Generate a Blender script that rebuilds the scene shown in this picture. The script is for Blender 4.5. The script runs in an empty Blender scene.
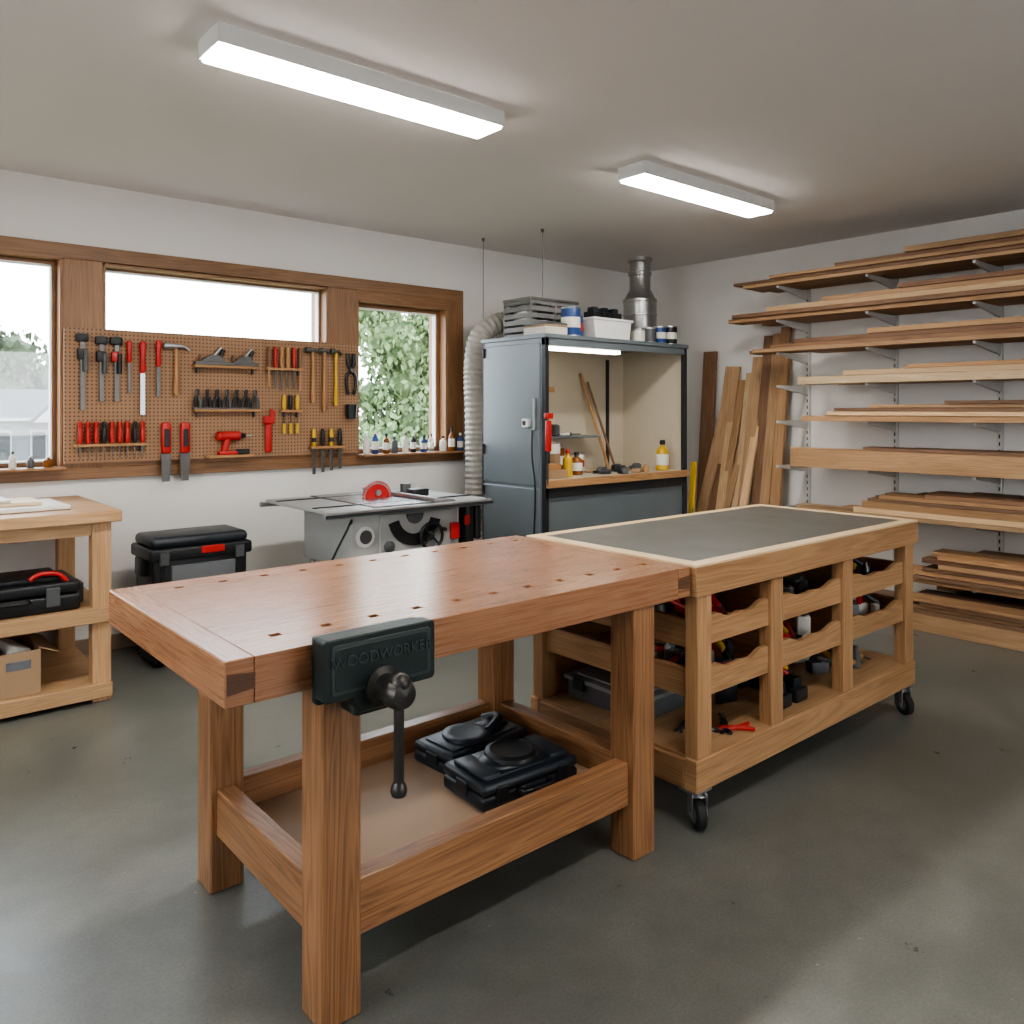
import bpy, bmesh, math, random
from mathutils import Vector, Matrix, Euler
random.seed(11)
scene = bpy.context.scene
scene.view_settings.view_transform = 'AgX'
scene.view_settings.look = 'AgX - Medium High Contrast'
scene.view_settings.exposure = 0.5

# ------------------------------------------------------------------ materials
def new_mat(name):
    m = bpy.data.materials.new(name); m.use_nodes = True
    nt = m.node_tree
    return m, nt, nt.nodes['Principled BSDF']

def plain(name, col, rough=0.5, metal=0.0, var=0.12, scale=8.0, bump=0.0, spec=0.5, coat=0.0):
    m, nt, p = new_mat(name); N = nt.nodes; L = nt.links
    tc = N.new('ShaderNodeTexCoord')
    no = N.new('ShaderNodeTexNoise'); no.inputs['Scale'].default_value = scale; no.inputs['Detail'].default_value = 4
    L.new(tc.outputs['Object'], no.inputs['Vector'])
    mx = N.new('ShaderNodeMix'); mx.data_type = 'RGBA'
    mx.inputs['A'].default_value = tuple(c*(1-var) for c in col)+(1,)
    mx.inputs['B'].default_value = tuple(min(1, c*(1+var)) for c in col)+(1,)
    L.new(no.outputs['Fac'], mx.inputs['Factor'])
    L.new(mx.outputs['Result'], p.inputs['Base Color'])
    mr = N.new('ShaderNodeMapRange'); mr.inputs['To Min'].default_value = max(0.02, rough-0.07); mr.inputs['To Max'].default_value = min(1, rough+0.07)
    L.new(no.outputs['Fac'], mr.inputs['Value']); L.new(mr.outputs['Result'], p.inputs['Roughness'])
    p.inputs['Metallic'].default_value = metal
    p.inputs['Specular IOR Level'].default_value = spec
    p.inputs['Coat Weight'].default_value = coat
    if bump:
        n2 = N.new('ShaderNodeTexNoise'); n2.inputs['Scale'].default_value = 160; n2.inputs['Detail'].default_value = 3
        L.new(tc.outputs['Object'], n2.inputs['Vector'])
        b = N.new('ShaderNodeBump'); b.inputs['Strength'].default_value = bump; b.inputs['Distance'].default_value = 0.002
        L.new(n2.outputs['Fac'], b.inputs['Height']); L.new(b.outputs['Normal'], p.inputs['Normal'])
    return m

def wood(name, light, dark, rough=0.45, coat=0.0, contrast=1.0):
    m, nt, p = new_mat(name); N = nt.nodes; L = nt.links
    uv = N.new('ShaderNodeUVMap'); uv.uv_map = 'UVMap'
    mp = N.new('ShaderNodeMapping'); mp.inputs['Scale'].default_value = (0.6, 12, 1)
    L.new(uv.outputs['UV'], mp.inputs['Vector'])
    wv = N.new('ShaderNodeTexNoise'); wv.inputs['Scale'].default_value = 1.0
    wv.inputs['Distortion'].default_value = 1.2; wv.inputs['Detail'].default_value = 2; wv.inputs['Roughness'].default_value = 0.4
    L.new(mp.outputs['Vector'], wv.inputs['Vector'])
    def math_(op, a, b):
        n = N.new('ShaderNodeMath'); n.operation = op
        for i, s in enumerate((a, b)):
            if isinstance(s, (int, float)): n.inputs[i].default_value = s
            else: L.new(s, n.inputs[i])
        return n.outputs[0]
    ring = math_('FRACT', math_('MULTIPLY', wv.outputs['Fac'], 11.0), 0)
    ring = math_('ABSOLUTE', math_('SUBTRACT', math_('MULTIPLY', ring, 2.0), 1.0), 0)
    mp2 = N.new('ShaderNodeMapping'); mp2.inputs['Scale'].default_value = (4, 190, 1)
    L.new(uv.outputs['UV'], mp2.inputs['Vector'])
    fb = N.new('ShaderNodeTexNoise'); fb.inputs['Scale'].default_value = 1.0; fb.inputs['Detail'].default_value = 5; fb.inputs['Roughness'].default_value = 0.65
    L.new(mp2.outputs['Vector'], fb.inputs['Vector'])
    mp3 = N.new('ShaderNodeMapping'); mp3.inputs['Scale'].default_value = (1.3, 7, 1)
    L.new(uv.outputs['UV'], mp3.inputs['Vector'])
    lo = N.new('ShaderNodeTexNoise'); lo.inputs['Scale'].default_value = 1.0; lo.inputs['Detail'].default_value = 2
    L.new(mp3.outputs['Vector'], lo.inputs['Vector'])
    s = math_('ADD', math_('MULTIPLY', ring, 0.20*contrast), math_('MULTIPLY', fb.outputs['Fac'], 0.68))
    s = math_('ADD', s, math_('MULTIPLY', lo.outputs['Fac'], 0.42))
    rp = N.new('ShaderNodeValToRGB')
    rp.color_ramp.elements[0].position = 0.40; rp.color_ramp.elements[0].color = dark+(1,)
    rp.color_ramp.elements[1].position = 0.86; rp.color_ramp.elements[1].color = light+(1,)
    L.new(s, rp.inputs['Fac'])
    at = N.new('ShaderNodeAttribute'); at.attribute_name = 'tint'
    mul = N.new('ShaderNodeMix'); mul.data_type = 'RGBA'; mul.blend_type = 'MULTIPLY'; mul.inputs['Factor'].default_value = 1
    L.new(rp.outputs['Color'], mul.inputs['A']); L.new(at.outputs['Color'], mul.inputs['B'])
    L.new(mul.outputs['Result'], p.inputs['Base Color'])
    mr = N.new('ShaderNodeMapRange'); mr.inputs['To Min'].default_value = rough-0.06; mr.inputs['To Max'].default_value = rough+0.1
    L.new(fb.outputs['Fac'], mr.inputs['Value']); L.new(mr.outputs['Result'], p.inputs['Roughness'])
    b = N.new('ShaderNodeBump'); b.inputs['Strength'].default_value = 0.12; b.inputs['Distance'].default_value = 0.001
    L.new(fb.outputs['Fac'], b.inputs['Height']); L.new(b.outputs['Normal'], p.inputs['Normal'])
    p.inputs['Coat Weight'].default_value = coat; p.inputs['Coat Roughness'].default_value = 0.2
    return m

def emissive(name, col, strength):
    m, nt, p = new_mat(name)
    p.inputs['Emission Color'].default_value = col+(1,)
    p.inputs['Emission Strength'].default_value = strength
    p.inputs['Base Color'].default_value = (0.9, 0.9, 0.9, 1)
    return m

def concrete():
    m, nt, p = new_mat('polished_concrete'); N = nt.nodes; L = nt.links
    tc = N.new('ShaderNodeTexCoord')
    def noise(sc, det, rough=0.5, dist=0):
        n = N.new('ShaderNodeTexNoise'); n.inputs['Scale'].default_value = sc; n.inputs['Detail'].default_value = det
        n.inputs['Roughness'].default_value = rough; n.inputs['Distortion'].default_value = dist
        L.new(tc.outputs['Object'], n.inputs['Vector']); return n.outputs['Fac']
    def ramp(src, p0, c0, p1, c1):
        r = N.new('ShaderNodeValToRGB')
        r.color_ramp.elements[0].position = p0; r.color_ramp.elements[0].color = c0+(1,)
        r.color_ramp.elements[1].position = p1; r.color_ramp.elements[1].color = c1+(1,)
        L.new(src, r.inputs['Fac']); return r.outputs['Color']
    def mix(a, b, f, mode='MULTIPLY'):
        x = N.new('ShaderNodeMix'); x.data_type = 'RGBA'; x.blend_type = mode
        if isinstance(f, float): x.inputs['Factor'].default_value = f
        else: L.new(f, x.inputs['Factor'])
        L.new(a, x.inputs['A'])
        if isinstance(b, tuple): x.inputs['B'].default_value = b
        else: L.new(b, x.inputs['B'])
        return x.outputs['Result']
    big = noise(0.9, 6, 0.6, 0.6); med = noise(7, 6, 0.62); fine = noise(120, 3, 0.6)
    c = ramp(big, 0.3, (0.118, 0.121, 0.106), 0.72, (0.182, 0.182, 0.162))
    c = mix(c, ramp(med, 0.2, (0.74, 0.74, 0.74), 0.8, (1.18, 1.18, 1.18)), 1.0)
    c = mix(c, ramp(fine, 0.2, (0.66, 0.66, 0.66), 0.8, (1.22, 1.22, 1.22)), 0.8)
    def m2(op, a, b):
        n = N.new('ShaderNodeMath'); n.operation = op; L.new(a, n.inputs[0])
        if isinstance(b, float): n.inputs[1].default_value = b
        else: L.new(b, n.inputs[1])
        return n.outputs[0]
    vo = N.new('ShaderNodeTexVoronoi'); vo.inputs['Scale'].default_value = 14; L.new(tc.outputs['Object'], vo.inputs['Vector'])
    f = m2('MULTIPLY', m2('LESS_THAN', vo.outputs['Distance'], 0.05), m2('GREATER_THAN', med, 0.54))
    c = mix(c, (0.30, 0.25, 0.17, 1), f, 'MIX')
    L.new(c, p.inputs['Base Color'])
    mr = N.new('ShaderNodeMapRange'); mr.inputs['From Min'].default_value = 0.2; mr.inputs['From Max'].default_value = 0.8
    mr.inputs['To Min'].default_value = 0.24; mr.inputs['To Max'].default_value = 0.42
    L.new(med, mr.inputs['Value']); L.new(mr.outputs['Result'], p.inputs['Roughness'])
    b = N.new('ShaderNodeBump'); b.inputs['Strength'].default_value = 0.06; b.inputs['Distance'].default_value = 0.002
    L.new(big, b.inputs['Height']); L.new(b.outputs['Normal'], p.inputs['Normal'])
    p.inputs['Specular IOR Level'].default_value = 0.6
    return m

def pegmat():
    m, nt, p = new_mat('pegboard_hardboard'); N = nt.nodes; L = nt.links
    uv = N.new('ShaderNodeUVMap'); uv.uv_map = 'UVMap'
    vo = N.new('ShaderNodeTexVoronoi'); vo.voronoi_dimensions = '2D'; vo.inputs['Scale'].default_value = 44; vo.inputs['Randomness'].default_value = 0
    L.new(uv.outputs['UV'], vo.inputs['Vector'])
    rp = N.new('ShaderNodeValToRGB')
    rp.color_ramp.elements[0].position = 0.16; rp.color_ramp.elements[0].color = (0.09, 0.047, 0.025, 1)
    rp.color_ramp.elements[1].position = 0.28; rp.color_ramp.elements[1].color = (0.32, 0.18, 0.097, 1)
    L.new(vo.outputs['Distance'], rp.inputs['Fac'])
    L.new(rp.outputs['Color'], p.inputs['Base Color']); p.inputs['Roughness'].default_value = 0.6
    return m

def glassmat():
    m = bpy.data.materials.new('window_glass'); m.use_nodes = True
    nt = m.node_tree; N = nt.nodes; L = nt.links
    for n in list(N): N.remove(n)
    o = N.new('ShaderNodeOutputMaterial'); t = N.new('ShaderNodeBsdfTransparent'); g = N.new('ShaderNodeBsdfGlossy')
    g.inputs['Roughness'].default_value = 0.02
    mx = N.new('ShaderNodeMixShader'); mx.inputs[0].default_value = 0.05
    L.new(t.outputs[0], mx.inputs[1]); L.new(g.outputs[0], mx.inputs[2]); L.new(mx.outputs[0], o.inputs[0])
    return m

def clearplastic(name, col, alpha):
    m, nt, p = new_mat(name)
    p.inputs['Base Color'].default_value = col+(1,); p.inputs['Alpha'].default_value = alpha; p.inputs['Roughness'].default_value = 0.15
    return m

M_BENCH = wood('oiled_oak_bench', (0.37, 0.182, 0.080), (0.145, 0.061, 0.025), 0.36, 0.12, 1.4)
M_BTOP = wood('varnished_bench_top', (0.36, 0.172, 0.085), (0.205, 0.086, 0.040), 0.26, 0.35, 0.8)
M_DARKW = wood('dark_endgrain', (0.13, 0.055, 0.025), (0.055, 0.025, 0.012), 0.45)
M_CART = wood('birch_cart_wood', (0.47, 0.272, 0.132), (0.26, 0.130, 0.056), 0.42, 0, 1.2)
M_MAPLE = wood('pale_maple_edge', (0.74, 0.56, 0.35), (0.55, 0.38, 0.21), 0.4)
M_TRIM = wood('window_casing_wood', (0.33, 0.175, 0.083), (0.17, 0.080, 0.034), 0.42)
M_PINE = wood('pine_bench_wood', (0.52, 0.33, 0.175), (0.32, 0.175, 0.082), 0.5)
M_LUM = wood('rough_lumber', (0.47, 0.29, 0.155), (0.25, 0.135, 0.065), 0.65)
M_LUMD = wood('walnut_lumber', (0.26, 0.145, 0.082), (0.115, 0.058, 0.031), 0.65)
M_LUML = wood('pale_lumber', (0.66, 0.47, 0.28), (0.44, 0.28, 0.145), 0.6)
M_MDF = plain('mdf_panel', (0.44, 0.30, 0.195), 0.6, var=0.06, scale=30)
M_LAM = plain('grey_laminate_top', (0.082, 0.079, 0.071), 0.42, var=0.08, scale=5)
M_WALL = plain('painted_wall', (0.78, 0.76, 0.73), 0.75, var=0.02, scale=2, bump=0.05)
M_CEIL = plain('painted_ceiling', (0.75, 0.72, 0.70), 0.8, var=0.02, scale=2, bump=0.05)
M_BASE = plain('baseboard_paint', (0.30, 0.22, 0.16), 0.5)
M_FLOOR = concrete()
M_PEG = pegmat()
M_GLASS = glassmat()
M_WHITE = plain('white_enamel', (0.78, 0.78, 0.77), 0.4, var=0.03)
M_LED = emissive('led_diffuser', (1.0, 0.955, 0.89), 36.0)
M_LED2 = emissive('cabinet_led', (1.0, 0.93, 0.78), 9.0)
M_VISE = plain('vise_green_enamel', (0.011, 0.019, 0.018), 0.38, 0.2, 0.35, 20, 0.25)
M_VISE2 = plain('vise_raised_enamel', (0.034, 0.047, 0.045), 0.4, 0.2)
M_VSTEEL = plain('dark_vise_steel', (0.055, 0.05, 0.046), 0.38, 0.7, 0.35, 25)
M_STEEL = plain('worn_steel', (0.12, 0.115, 0.11), 0.36, 0.7, 0.3, 25)
M_BRIGHT = plain('bright_steel', (0.45, 0.46, 0.47), 0.3, 0.9, 0.1, 15)
M_GALV = plain('galvanised_duct', (0.38, 0.38, 0.37), 0.32, 0.9, 0.25, 12)
M_BLACK = plain('black_plastic', (0.010, 0.011, 0.013), 0.42, 0, 0.3, 12, 0.1)
M_BLACK2 = plain('blue_black_case', (0.012, 0.017, 0.024), 0.4, 0, 0.3, 12, 0.1)
M_GREYP = plain('grey_plastic', (0.08, 0.084, 0.088), 0.45)
M_GREYM = plain('mid_grey_plastic', (0.20, 0.20, 0.20), 0.45)
M_RUB_SHADE = plain('rubber_and_hole_shade', (0.008, 0.008, 0.008), 0.65)
M_CABST = plain('blue_grey_steel', (0.17, 0.20, 0.22), 0.4, 0.3, 0.10, 3)
M_CABDK = plain('dark_steel_frame', (0.042, 0.046, 0.05), 0.4, 0.5, 0.2, 5)
M_BEIGE = plain('beige_panel', (0.50, 0.44, 0.34), 0.6, var=0.05)
M_HOSE = plain('grey_flex_hose', (0.38, 0.36, 0.33), 0.5, var=0.08)
M_RED = plain('red_plastic', (0.44, 0.016, 0.014), 0.38)
M_YEL = plain('yellow_plastic', (0.60, 0.37, 0.025), 0.4)
M_BLUE = plain('blue_paint', (0.02, 0.06, 0.20), 0.4)
M_TAN = wood('handle_wood', (0.48, 0.26, 0.11), (0.30, 0.145, 0.055), 0.4)
M_CARD = plain('cardboard', (0.34, 0.225, 0.13), 0.75, var=0.06)
M_PAPER = plain('white_board', (0.70, 0.67, 0.61), 0.55, var=0.03)
M_AMB = plain('amber_bottle', (0.20, 0.07, 0.015), 0.15)
M_SAWBODY = plain('saw_cabinet_grey', (0.38, 0.39, 0.38), 0.42, 0.1, 0.08)
M_IRON = plain('cast_iron_table', (0.40, 0.41, 0.42), 0.24, 0.85, 0.12, 10)
M_CLEAR = clearplastic('clear_plastic', (0.5, 0.52, 0.54), 0.35)
M_LABEL = plain('grey_label', (0.14, 0.15, 0.16), 0.3)
M_GREEN = plain('green_plastic', (0.03, 0.2, 0.08), 0.4)
M_BRKT = plain('bracket_enamel', (0.62, 0.61, 0.59), 0.45, var=0.04)

# ------------------------------------------------------------------ mesh builder
class Ob:
    def __init__(s, name, origin=(0, 0, 0), bevel=None):
        s.name = name; s.bm = bmesh.new(); s.o = Vector(origin)
        s.uv = s.bm.loops.layers.uv.new('UVMap'); s.tl = s.bm.loops.layers.float_color.new('tint')
        s.mats = []; s.tv = 0.0
    def mi(s, m):
        if m not in s.mats: s.mats.append(m)
        return s.mats.index(m)
    def add(s, t, mat, M=None, grain=None, smooth=False, tint=None):
        t.normal_update()
        bb = [max(v.co[i] for v in t.verts)-min(v.co[i] for v in t.verts) for i in range(3)]
        g = grain if grain is not None else bb.index(max(bb))
        o1, o2 = [i for i in range(3) if i != g]
        ru, rv = random.uniform(0, 40), random.uniform(0, 40)
        if tint is None:
            k = 1+random.uniform(-s.tv, s.tv); h = random.uniform(-s.tv, s.tv)*0.3
            tint = (k*(1+h), k, k*(1-h))
        mi = s.mi(mat); vm = {}
        M = M or Matrix.Identity(4)
        for v in t.verts: vm[v] = s.bm.verts.new((M@v.co)-s.o)
        for f in t.faces:
            try: nf = s.bm.faces.new([vm[v] for v in f.verts])
            except ValueError: continue
            nf.material_index = mi; nf.smooth = smooth
            n = f.normal; a = max(range(3), key=lambda i: abs(n[i]))
            for lp, nl in zip(f.loops, nf.loops):
                c = lp.vert.co
                if a == g: uvv = (c[o1]*0.35+ru, c[o2]+rv)
                else:
                    w = o1 if a == o2 else o2
                    uvv = (c[g]+ru, c[w]+rv+(0.37 if w == o2 else 0))
                nl[s.uv].uv = uvv; nl[s.tl] = (tint[0], tint[1], tint[2], 1)
        t.free()
    def box(s, x0, x1, y0, y1, z0, z1, mat, bev=0.003, grain=None, rot=None, tint=None, seg=1):
        c = Vector(((x0+x1)/2, (y0+y1)/2, (z0+z1)/2))
        s.rbox(c, (x1-x0, y1-y0, z1-z0), rot or (0, 0, 0), mat, bev, grain, tint, seg)
    def rbox(s, c, size, rot, mat, bev=0.003, grain=None, tint=None, seg=1):
        t = bmesh.new(); bmesh.ops.create_cube(t, size=1)
        for v in t.verts: v.co = Vector([v.co[i]*size[i] for i in range(3)])
        bev = min(bev, min(size)*0.45)
        if bev > 0: bmesh.ops.bevel(t, geom=list(t.edges), offset=bev, segments=seg, affect='EDGES', profile=0.5)
        R = Euler([math.radians(a) for a in rot]).to_matrix().to_4x4()
        s.add(t, mat, Matrix.Translation(Vector(c))@R, grain, smooth=(seg > 1), tint=tint)
    def lathe(s, c, prof, mat, axis=(0, 0, 1), seg=24, grain=None, tint=None):
        t = bmesh.new(); rings = []
        for r, z in prof:
            rings.append([t.verts.new((max(r, 1e-5)*math.cos(2*math.pi*i/seg), max(r, 1e-5)*math.sin(2*math.pi*i/seg), z)) for i in range(seg)])
        for a, b in zip(rings, rings[1:]):
            for i in range(seg): t.faces.new((a[i], a[(i+1) % seg], b[(i+1) % seg], b[i]))
        if prof[0][0] > 1e-4: t.faces.new(list(reversed(rings[0])))
        if prof[-1][0] > 1e-4: t.faces.new(rings[-1])
        q = Vector((0, 0, 1)).rotation_difference(Vector(axis).normalized()).to_matrix().to_4x4()
        s.add(t, mat, Matrix.Translation(Vector(c))@q, grain if grain is not None else 2, True, tint)
    def cyl(s, p0, p1, r0, mat, r1=None, seg=20, bev=0):
        p0 = Vector(p0); p1 = Vector(p1); L = (p1-p0).length; r1 = r0 if r1 is None else r1
        pr = [(r0, 0), (r1, L)]
        if bev: pr = [(r0-bev, 0), (r0, bev), (r1, L-bev), (r1-bev, L)]
        s.lathe(p0, pr, mat, p1-p0, seg)
    def ball(s, c, r, mat, sc=(1, 1, 1), rot=(0, 0, 0)):
        t = bmesh.new(); bmesh.ops.create_uvsphere(t, u_segments=20, v_segments=12, radius=r)
        R = Euler([math.radians(a) for a in rot]).to_matrix().to_4x4()
        s.add(t, mat, Matrix.Translation(Vector(c))@R@Matrix.Diagonal((*sc, 1)), None, True)
    def prism(s, pts, y0, y1, mat, M=None, bev=0.0, grain=0, smooth=False, tint=None):
        """polygon in local XZ, extruded along local Y"""
        t = bmesh.new()
        a = [t.verts.new((p[0], y0, p[1])) for p in pts]; b = [t.verts.new((p[0], y1, p[1])) for p in pts]
        t.faces.new(a); t.faces.new(list(reversed(b)))
        n = len(pts)
        for i in range(n): t.faces.new((a[(i+1) % n], a[i], b[i], b[(i+1) % n]))
        bmesh.ops.recalc_face_normals(t, faces=t.faces)
        if bev: bmesh.ops.bevel(t, geom=[e for e in t.edges if abs(e.verts[0].co.y-e.verts[1].co.y) < 1e-6], offset=bev, segments=1, affect='EDGES')
        s.add(t, mat, M, grain, smooth, tint)
    def tube(s, pts, r, mat, seg=14, rib=0.0, pitch=0.03, sub=1):
        P = [Vector(p) for p in pts]
        out = []
        for i in range(len(P)-1):
            p0 = P[max(i-1, 0)]; p1 = P[i]; p2 = P[i+1]; p3 = P[min(i+2, len(P)-1)]
            n = max(2, int((p2-p1).length/(pitch/2 if rib else 0.02*sub)))
            n = min(n, 160)
            for k in range(n):
                u = k/n
                out.append(0.5*((2*p1)+(-p0+p2)*u+(2*p0-5*p1+4*p2-p3)*u*u+(-p0+3*p1-3*p2+p3)*u**3))
        out.append(P[-1])
        t = bmesh.new(); rings = []; up = Vector((0.3, 0.9, 0.1)).normalized()
        for i, p in enumerate(out):
            d = (out[min(i+1, len(out)-1)]-out[max(i-1, 0)]).normalized()
            a = (up-d*up.dot(d)).normalized(); b = d.cross(a); up = a
            rr = r*(1+(rib if i % 2 else -rib))
            rings.append([t.verts.new(p+(a*math.cos(2*math.pi*j/seg)+b*math.sin(2*math.pi*j/seg))*rr) for j in range(seg)])
        for a, b in zip(rings, rings[1:]):
            for i in range(seg): t.faces.new((a[i], a[(i+1) % seg], b[(i+1) % seg], b[i]))
        t.faces.new(list(reversed(rings[0]))); t.faces.new(rings[-1])
        s.add(t, mat, None, 2, not rib)
    def text(s, body, size, M, mat, depth=0.002):
        cu = bpy.data.curves.new('tmp', 'FONT'); cu.body = body; cu.size = size; cu.extrude = depth; cu.align_x = 'CENTER'; cu.align_y = 'CENTER'
        ob = bpy.data.objects.new('tmp', cu); scene.collection.objects.link(ob)
        dg = bpy.context.evaluated_depsgraph_get(); me = ob.evaluated_get(dg).to_mesh()
        t = bmesh.new(); t.from_mesh(me); s.add(t, mat, M, 0)
        bpy.data.objects.remove(ob); bpy.data.curves.remove(cu)
    def done(s, sharp=35):
        s.bm.normal_update()
        for e in s.bm.edges:
            if len(e.link_faces) == 2 and e.calc_face_angle(0) > math.radians(sharp): e.smooth = False
        me = bpy.data.meshes.new(s.name); s.bm.to_mesh(me); s.bm.free()
        for m in s.mats: me.materials.append(m)
        ob = bpy.data.objects.new(s.name, me); ob.location = s.o; scene.collection.objects.link(ob)
        return ob

CEIL = 2.74; YW = 5.17; XW = 6.0; XL = -1.8; YF = -2.6
# ------------------------------------------------------------------ room shell
o = Ob('floor'); o.box(XL-0.2, XW+0.2, YF-0.2, YW+0.2, -0.1, 0, M_FLOOR, 0); o.done()
o = Ob('ceiling'); o.box(XL-0.2, XW+0.2, YF-0.2, YW+0.2, CEIL, CEIL+0.1, M_CEIL, 0); o.done()
o = Ob('wall_right'); o.box(XW, XW+0.2, YF-0.2, YW+0.2, 0, CEIL, M_WALL, 0); o.done()
o = Ob('wall_left')
o.box(XL-0.2, XL, YF-0.2, YW+0.2, 0, 0.95, M_WALL, 0); o.box(XL-0.2, XL, YF-0.2, YW+0.2, 2.25, CEIL, M_WALL, 0)
o.box(XL-0.2, XL, YF-0.2, 0.4, 0.95, 2.25, M_WALL, 0); o.box(XL-0.2, XL, 2.8, YW+0.2, 0.95, 2.25, M_WALL, 0); o.done()
o = Ob('wall_front')
o.box(XL, 1.6, YF-0.2, YF, 0, CEIL, M_WALL, 0); o.box(4.2, XW, YF-0.2, YF, 0, CEIL, M_WALL, 0); o.box(1.6, 4.2, YF-0.2, YF, 2.3, CEIL, M_WALL, 0); o.box(1.6, 4.2, YF-0.2, YF, 0, 1.0, M_WALL, 0); o.done()
o = Ob('window_4', (XL-0.1, 1.6, 0.95))  # out of view, added so sky light reaches the floor from the left
for y in (0.4, 1.57, 2.74): o.box(XL-0.14, XL-0.06, y, y+0.06, 0.95, 2.25, M_TRIM)
for z in (0.95, 2.19): o.box(XL-0.14, XL-0.06, 0.46, 2.74, z, z+0.06, M_TRIM)
o.box(XL-0.105, XL-0.10, 0.42, 2.78, 0.97, 2.22, M_GLASS, 0); o.done()
o = Ob('window_5', (2.9, YF-0.1, 1.0))  # unseen opening behind the camera, sized for soft daylight fill
for z in (1.0, 2.24): o.box(1.6, 4.2, YF-0.13, YF-0.07, z, z+0.06, M_TRIM)
for x in (1.6, 2.87, 4.14): o.box(x, x+0.06, YF-0.13, YF-0.07, 1.06, 2.24, M_TRIM)
o.box(1.62, 4.18, YF-0.105, YF-0.10, 1.02, 2.28, M_GLASS, 0); o.done()
W1 = (0.1, 1.04, 1.10, 2.29); W2 = (1.25, 2.70, 1.84, 2.28); W3 = (2.93, 3.73, 1.10, 2.22)
o = Ob('wall_back')
def wb(x0, x1, z0, z1): o.box(x0, x1, YW, YW+0.2, z0, z1, M_WALL, 0)
wb(XL, XW, 0, 1.10); wb(XL, XW, 2.29, CEIL); wb(XL, W1[0], 1.10, 2.29); wb(W1[1], W2[0], 1.10, 2.29)
wb(W2[0], W2[1], 1.10, W2[2]); wb(W2[0], W2[1], W2[3], 2.29); wb(W2[1], W3[0], 1.10, 2.29); wb(W3[1], XW, 1.10, 2.29); wb(W3[0], W3[1], W3[3], 2.29)
o.done()
o = Ob('baseboard_back'); o.box(XL, XW, YW-0.015, YW-0.001, 0, 0.09, M_BASE, 0.002); o.done()
o = Ob('baseboard_right'); o.box(XW-0.015, XW-0.001, YF, YW-0.02, 0, 0.09, M_BASE, 0.002); o.done()

# window casing
o = Ob('trim_1'); o.tv = 0.1
yt = YW-0.04
o.box(0.0, 3.89, yt, YW, 2.285, 2.37, M_TRIM); o.box(0.0, 3.89, yt, YW, 1.02, 1.085, M_TRIM)
o.box(0.0, W1[0], yt, YW, 1.085, 2.285, M_TRIM); o.box(W1[1], 1.25, yt, YW, 1.085, 2.285, M_TRIM)
o.box(W2[1], 2.93, yt, YW, 1.085, 2.285, M_TRIM); o.box(W3[1], 3.89, yt, YW, 1.085, 2.285, M_TRIM)
o.box(2.93, W3[1], yt, YW, 2.22, 2.285, M_TRIM)
o.box(1.25, W2[1], yt, YW, 1.085, 1.86, M_TRIM)
o.box(0.0, 1.04, YW-0.14, YW+0.18, 1.085, 1.10, M_TRIM); o.box(2.93, 3.90, YW-0.14, YW, 1.085, 1.10, M_TRIM)
o.box(2.93, W3[1], YW, YW+0.18, 1.085, 1.10, M_TRIM)
o.done()
def window(i, w, sash=0.045):
    x0, x1, z0, z1 = w; o = Ob('window_%d' % i, ((x0+x1)/2, YW+0.1, z0)); o.tv = 0.1
    t = 0.015
    o.box(x0, x0+t, YW-0.04, YW+0.19, z0+0.001, z1, M_TRIM, 0.001); o.box(x1-t, x1, YW-0.04, YW+0.19, z0+0.001, z1, M_TRIM, 0.001)
    o.box(x0, x1, YW-0.04, YW+0.19, z1-t, z1, M_TRIM, 0.001)
    a, b = YW+0.05, YW+0.10
    o.box(x0+t, x1-t, a, b, z0, z0+sash, M_TRIM); o.box(x0+t, x1-t, a, b, z1-t-sash, z1-t, M_TRIM)
    o.box(x0+t, x0+t+sash, a, b, z0+sash, z1-t-sash, M_TRIM); o.box(x1-t-sash, x1-t, a, b, z0+sash, z1-t-sash, M_TRIM)
    e = sash+t; 
    for q in ((x0+e, x1-e, z0+sash, z0+sash+0.01), (x0+e, x1-e, z1-e-0.01, z1-e), (x0+e, x0+e+0.01, z0+sash, z1-e), (x1-e-0.01, x1-e, z0+sash, z1-e)):
        o.box(q[0], q[1], a-0.004, b-0.01, q[2], q[3], M_WHITE, 0.001)
    o.box(x0+t, x1-t, a+0.022, a+0.026, z0+0.02, z1-t, M_GLASS, 0)
    o.done()
window(1, W1, 0.022); window(2, W2, 0.010); window(3, W3, 0.03)

# ------------------------------------------------------------------ exterior
M_GRASS = plain('grass', (0.10, 0.13, 0.055), 0.9, var=0.3, scale=0.6)
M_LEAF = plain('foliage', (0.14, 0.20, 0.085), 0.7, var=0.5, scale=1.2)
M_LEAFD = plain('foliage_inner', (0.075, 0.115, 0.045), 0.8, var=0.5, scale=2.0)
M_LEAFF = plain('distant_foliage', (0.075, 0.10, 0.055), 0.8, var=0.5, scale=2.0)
M_BARK = plain('bark', (0.08, 0.06, 0.04), 0.9)
M_SIDING = plain('house_siding', (0.13, 0.14, 0.15), 0.6)
M_HTRIM = plain('house_trim', (0.30, 0.30, 0.30), 0.6)
M_ROOF = plain('grey_shingles', (0.045, 0.047, 0.052), 0.8)
M_BOUNCE = plain('added_bounce_ground', (0.38, 0.37, 0.35), 0.8)  # pale tone chosen to bounce sky light indoors
o = Ob('ground_outside'); o.box(-40, 60, 5.6, 90, -1.1, -1.0, M_GRASS, 0)
o.box(-15, 20, -22, YF-0.22, -0.15, -0.03, M_BOUNCE, 0); o.box(-15, XL-0.22, YF-0.2, 12, -0.15, -0.03, M_BOUNCE, 0); o.done()  # unseen pale slabs added to throw sky light up onto the ceiling
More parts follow.
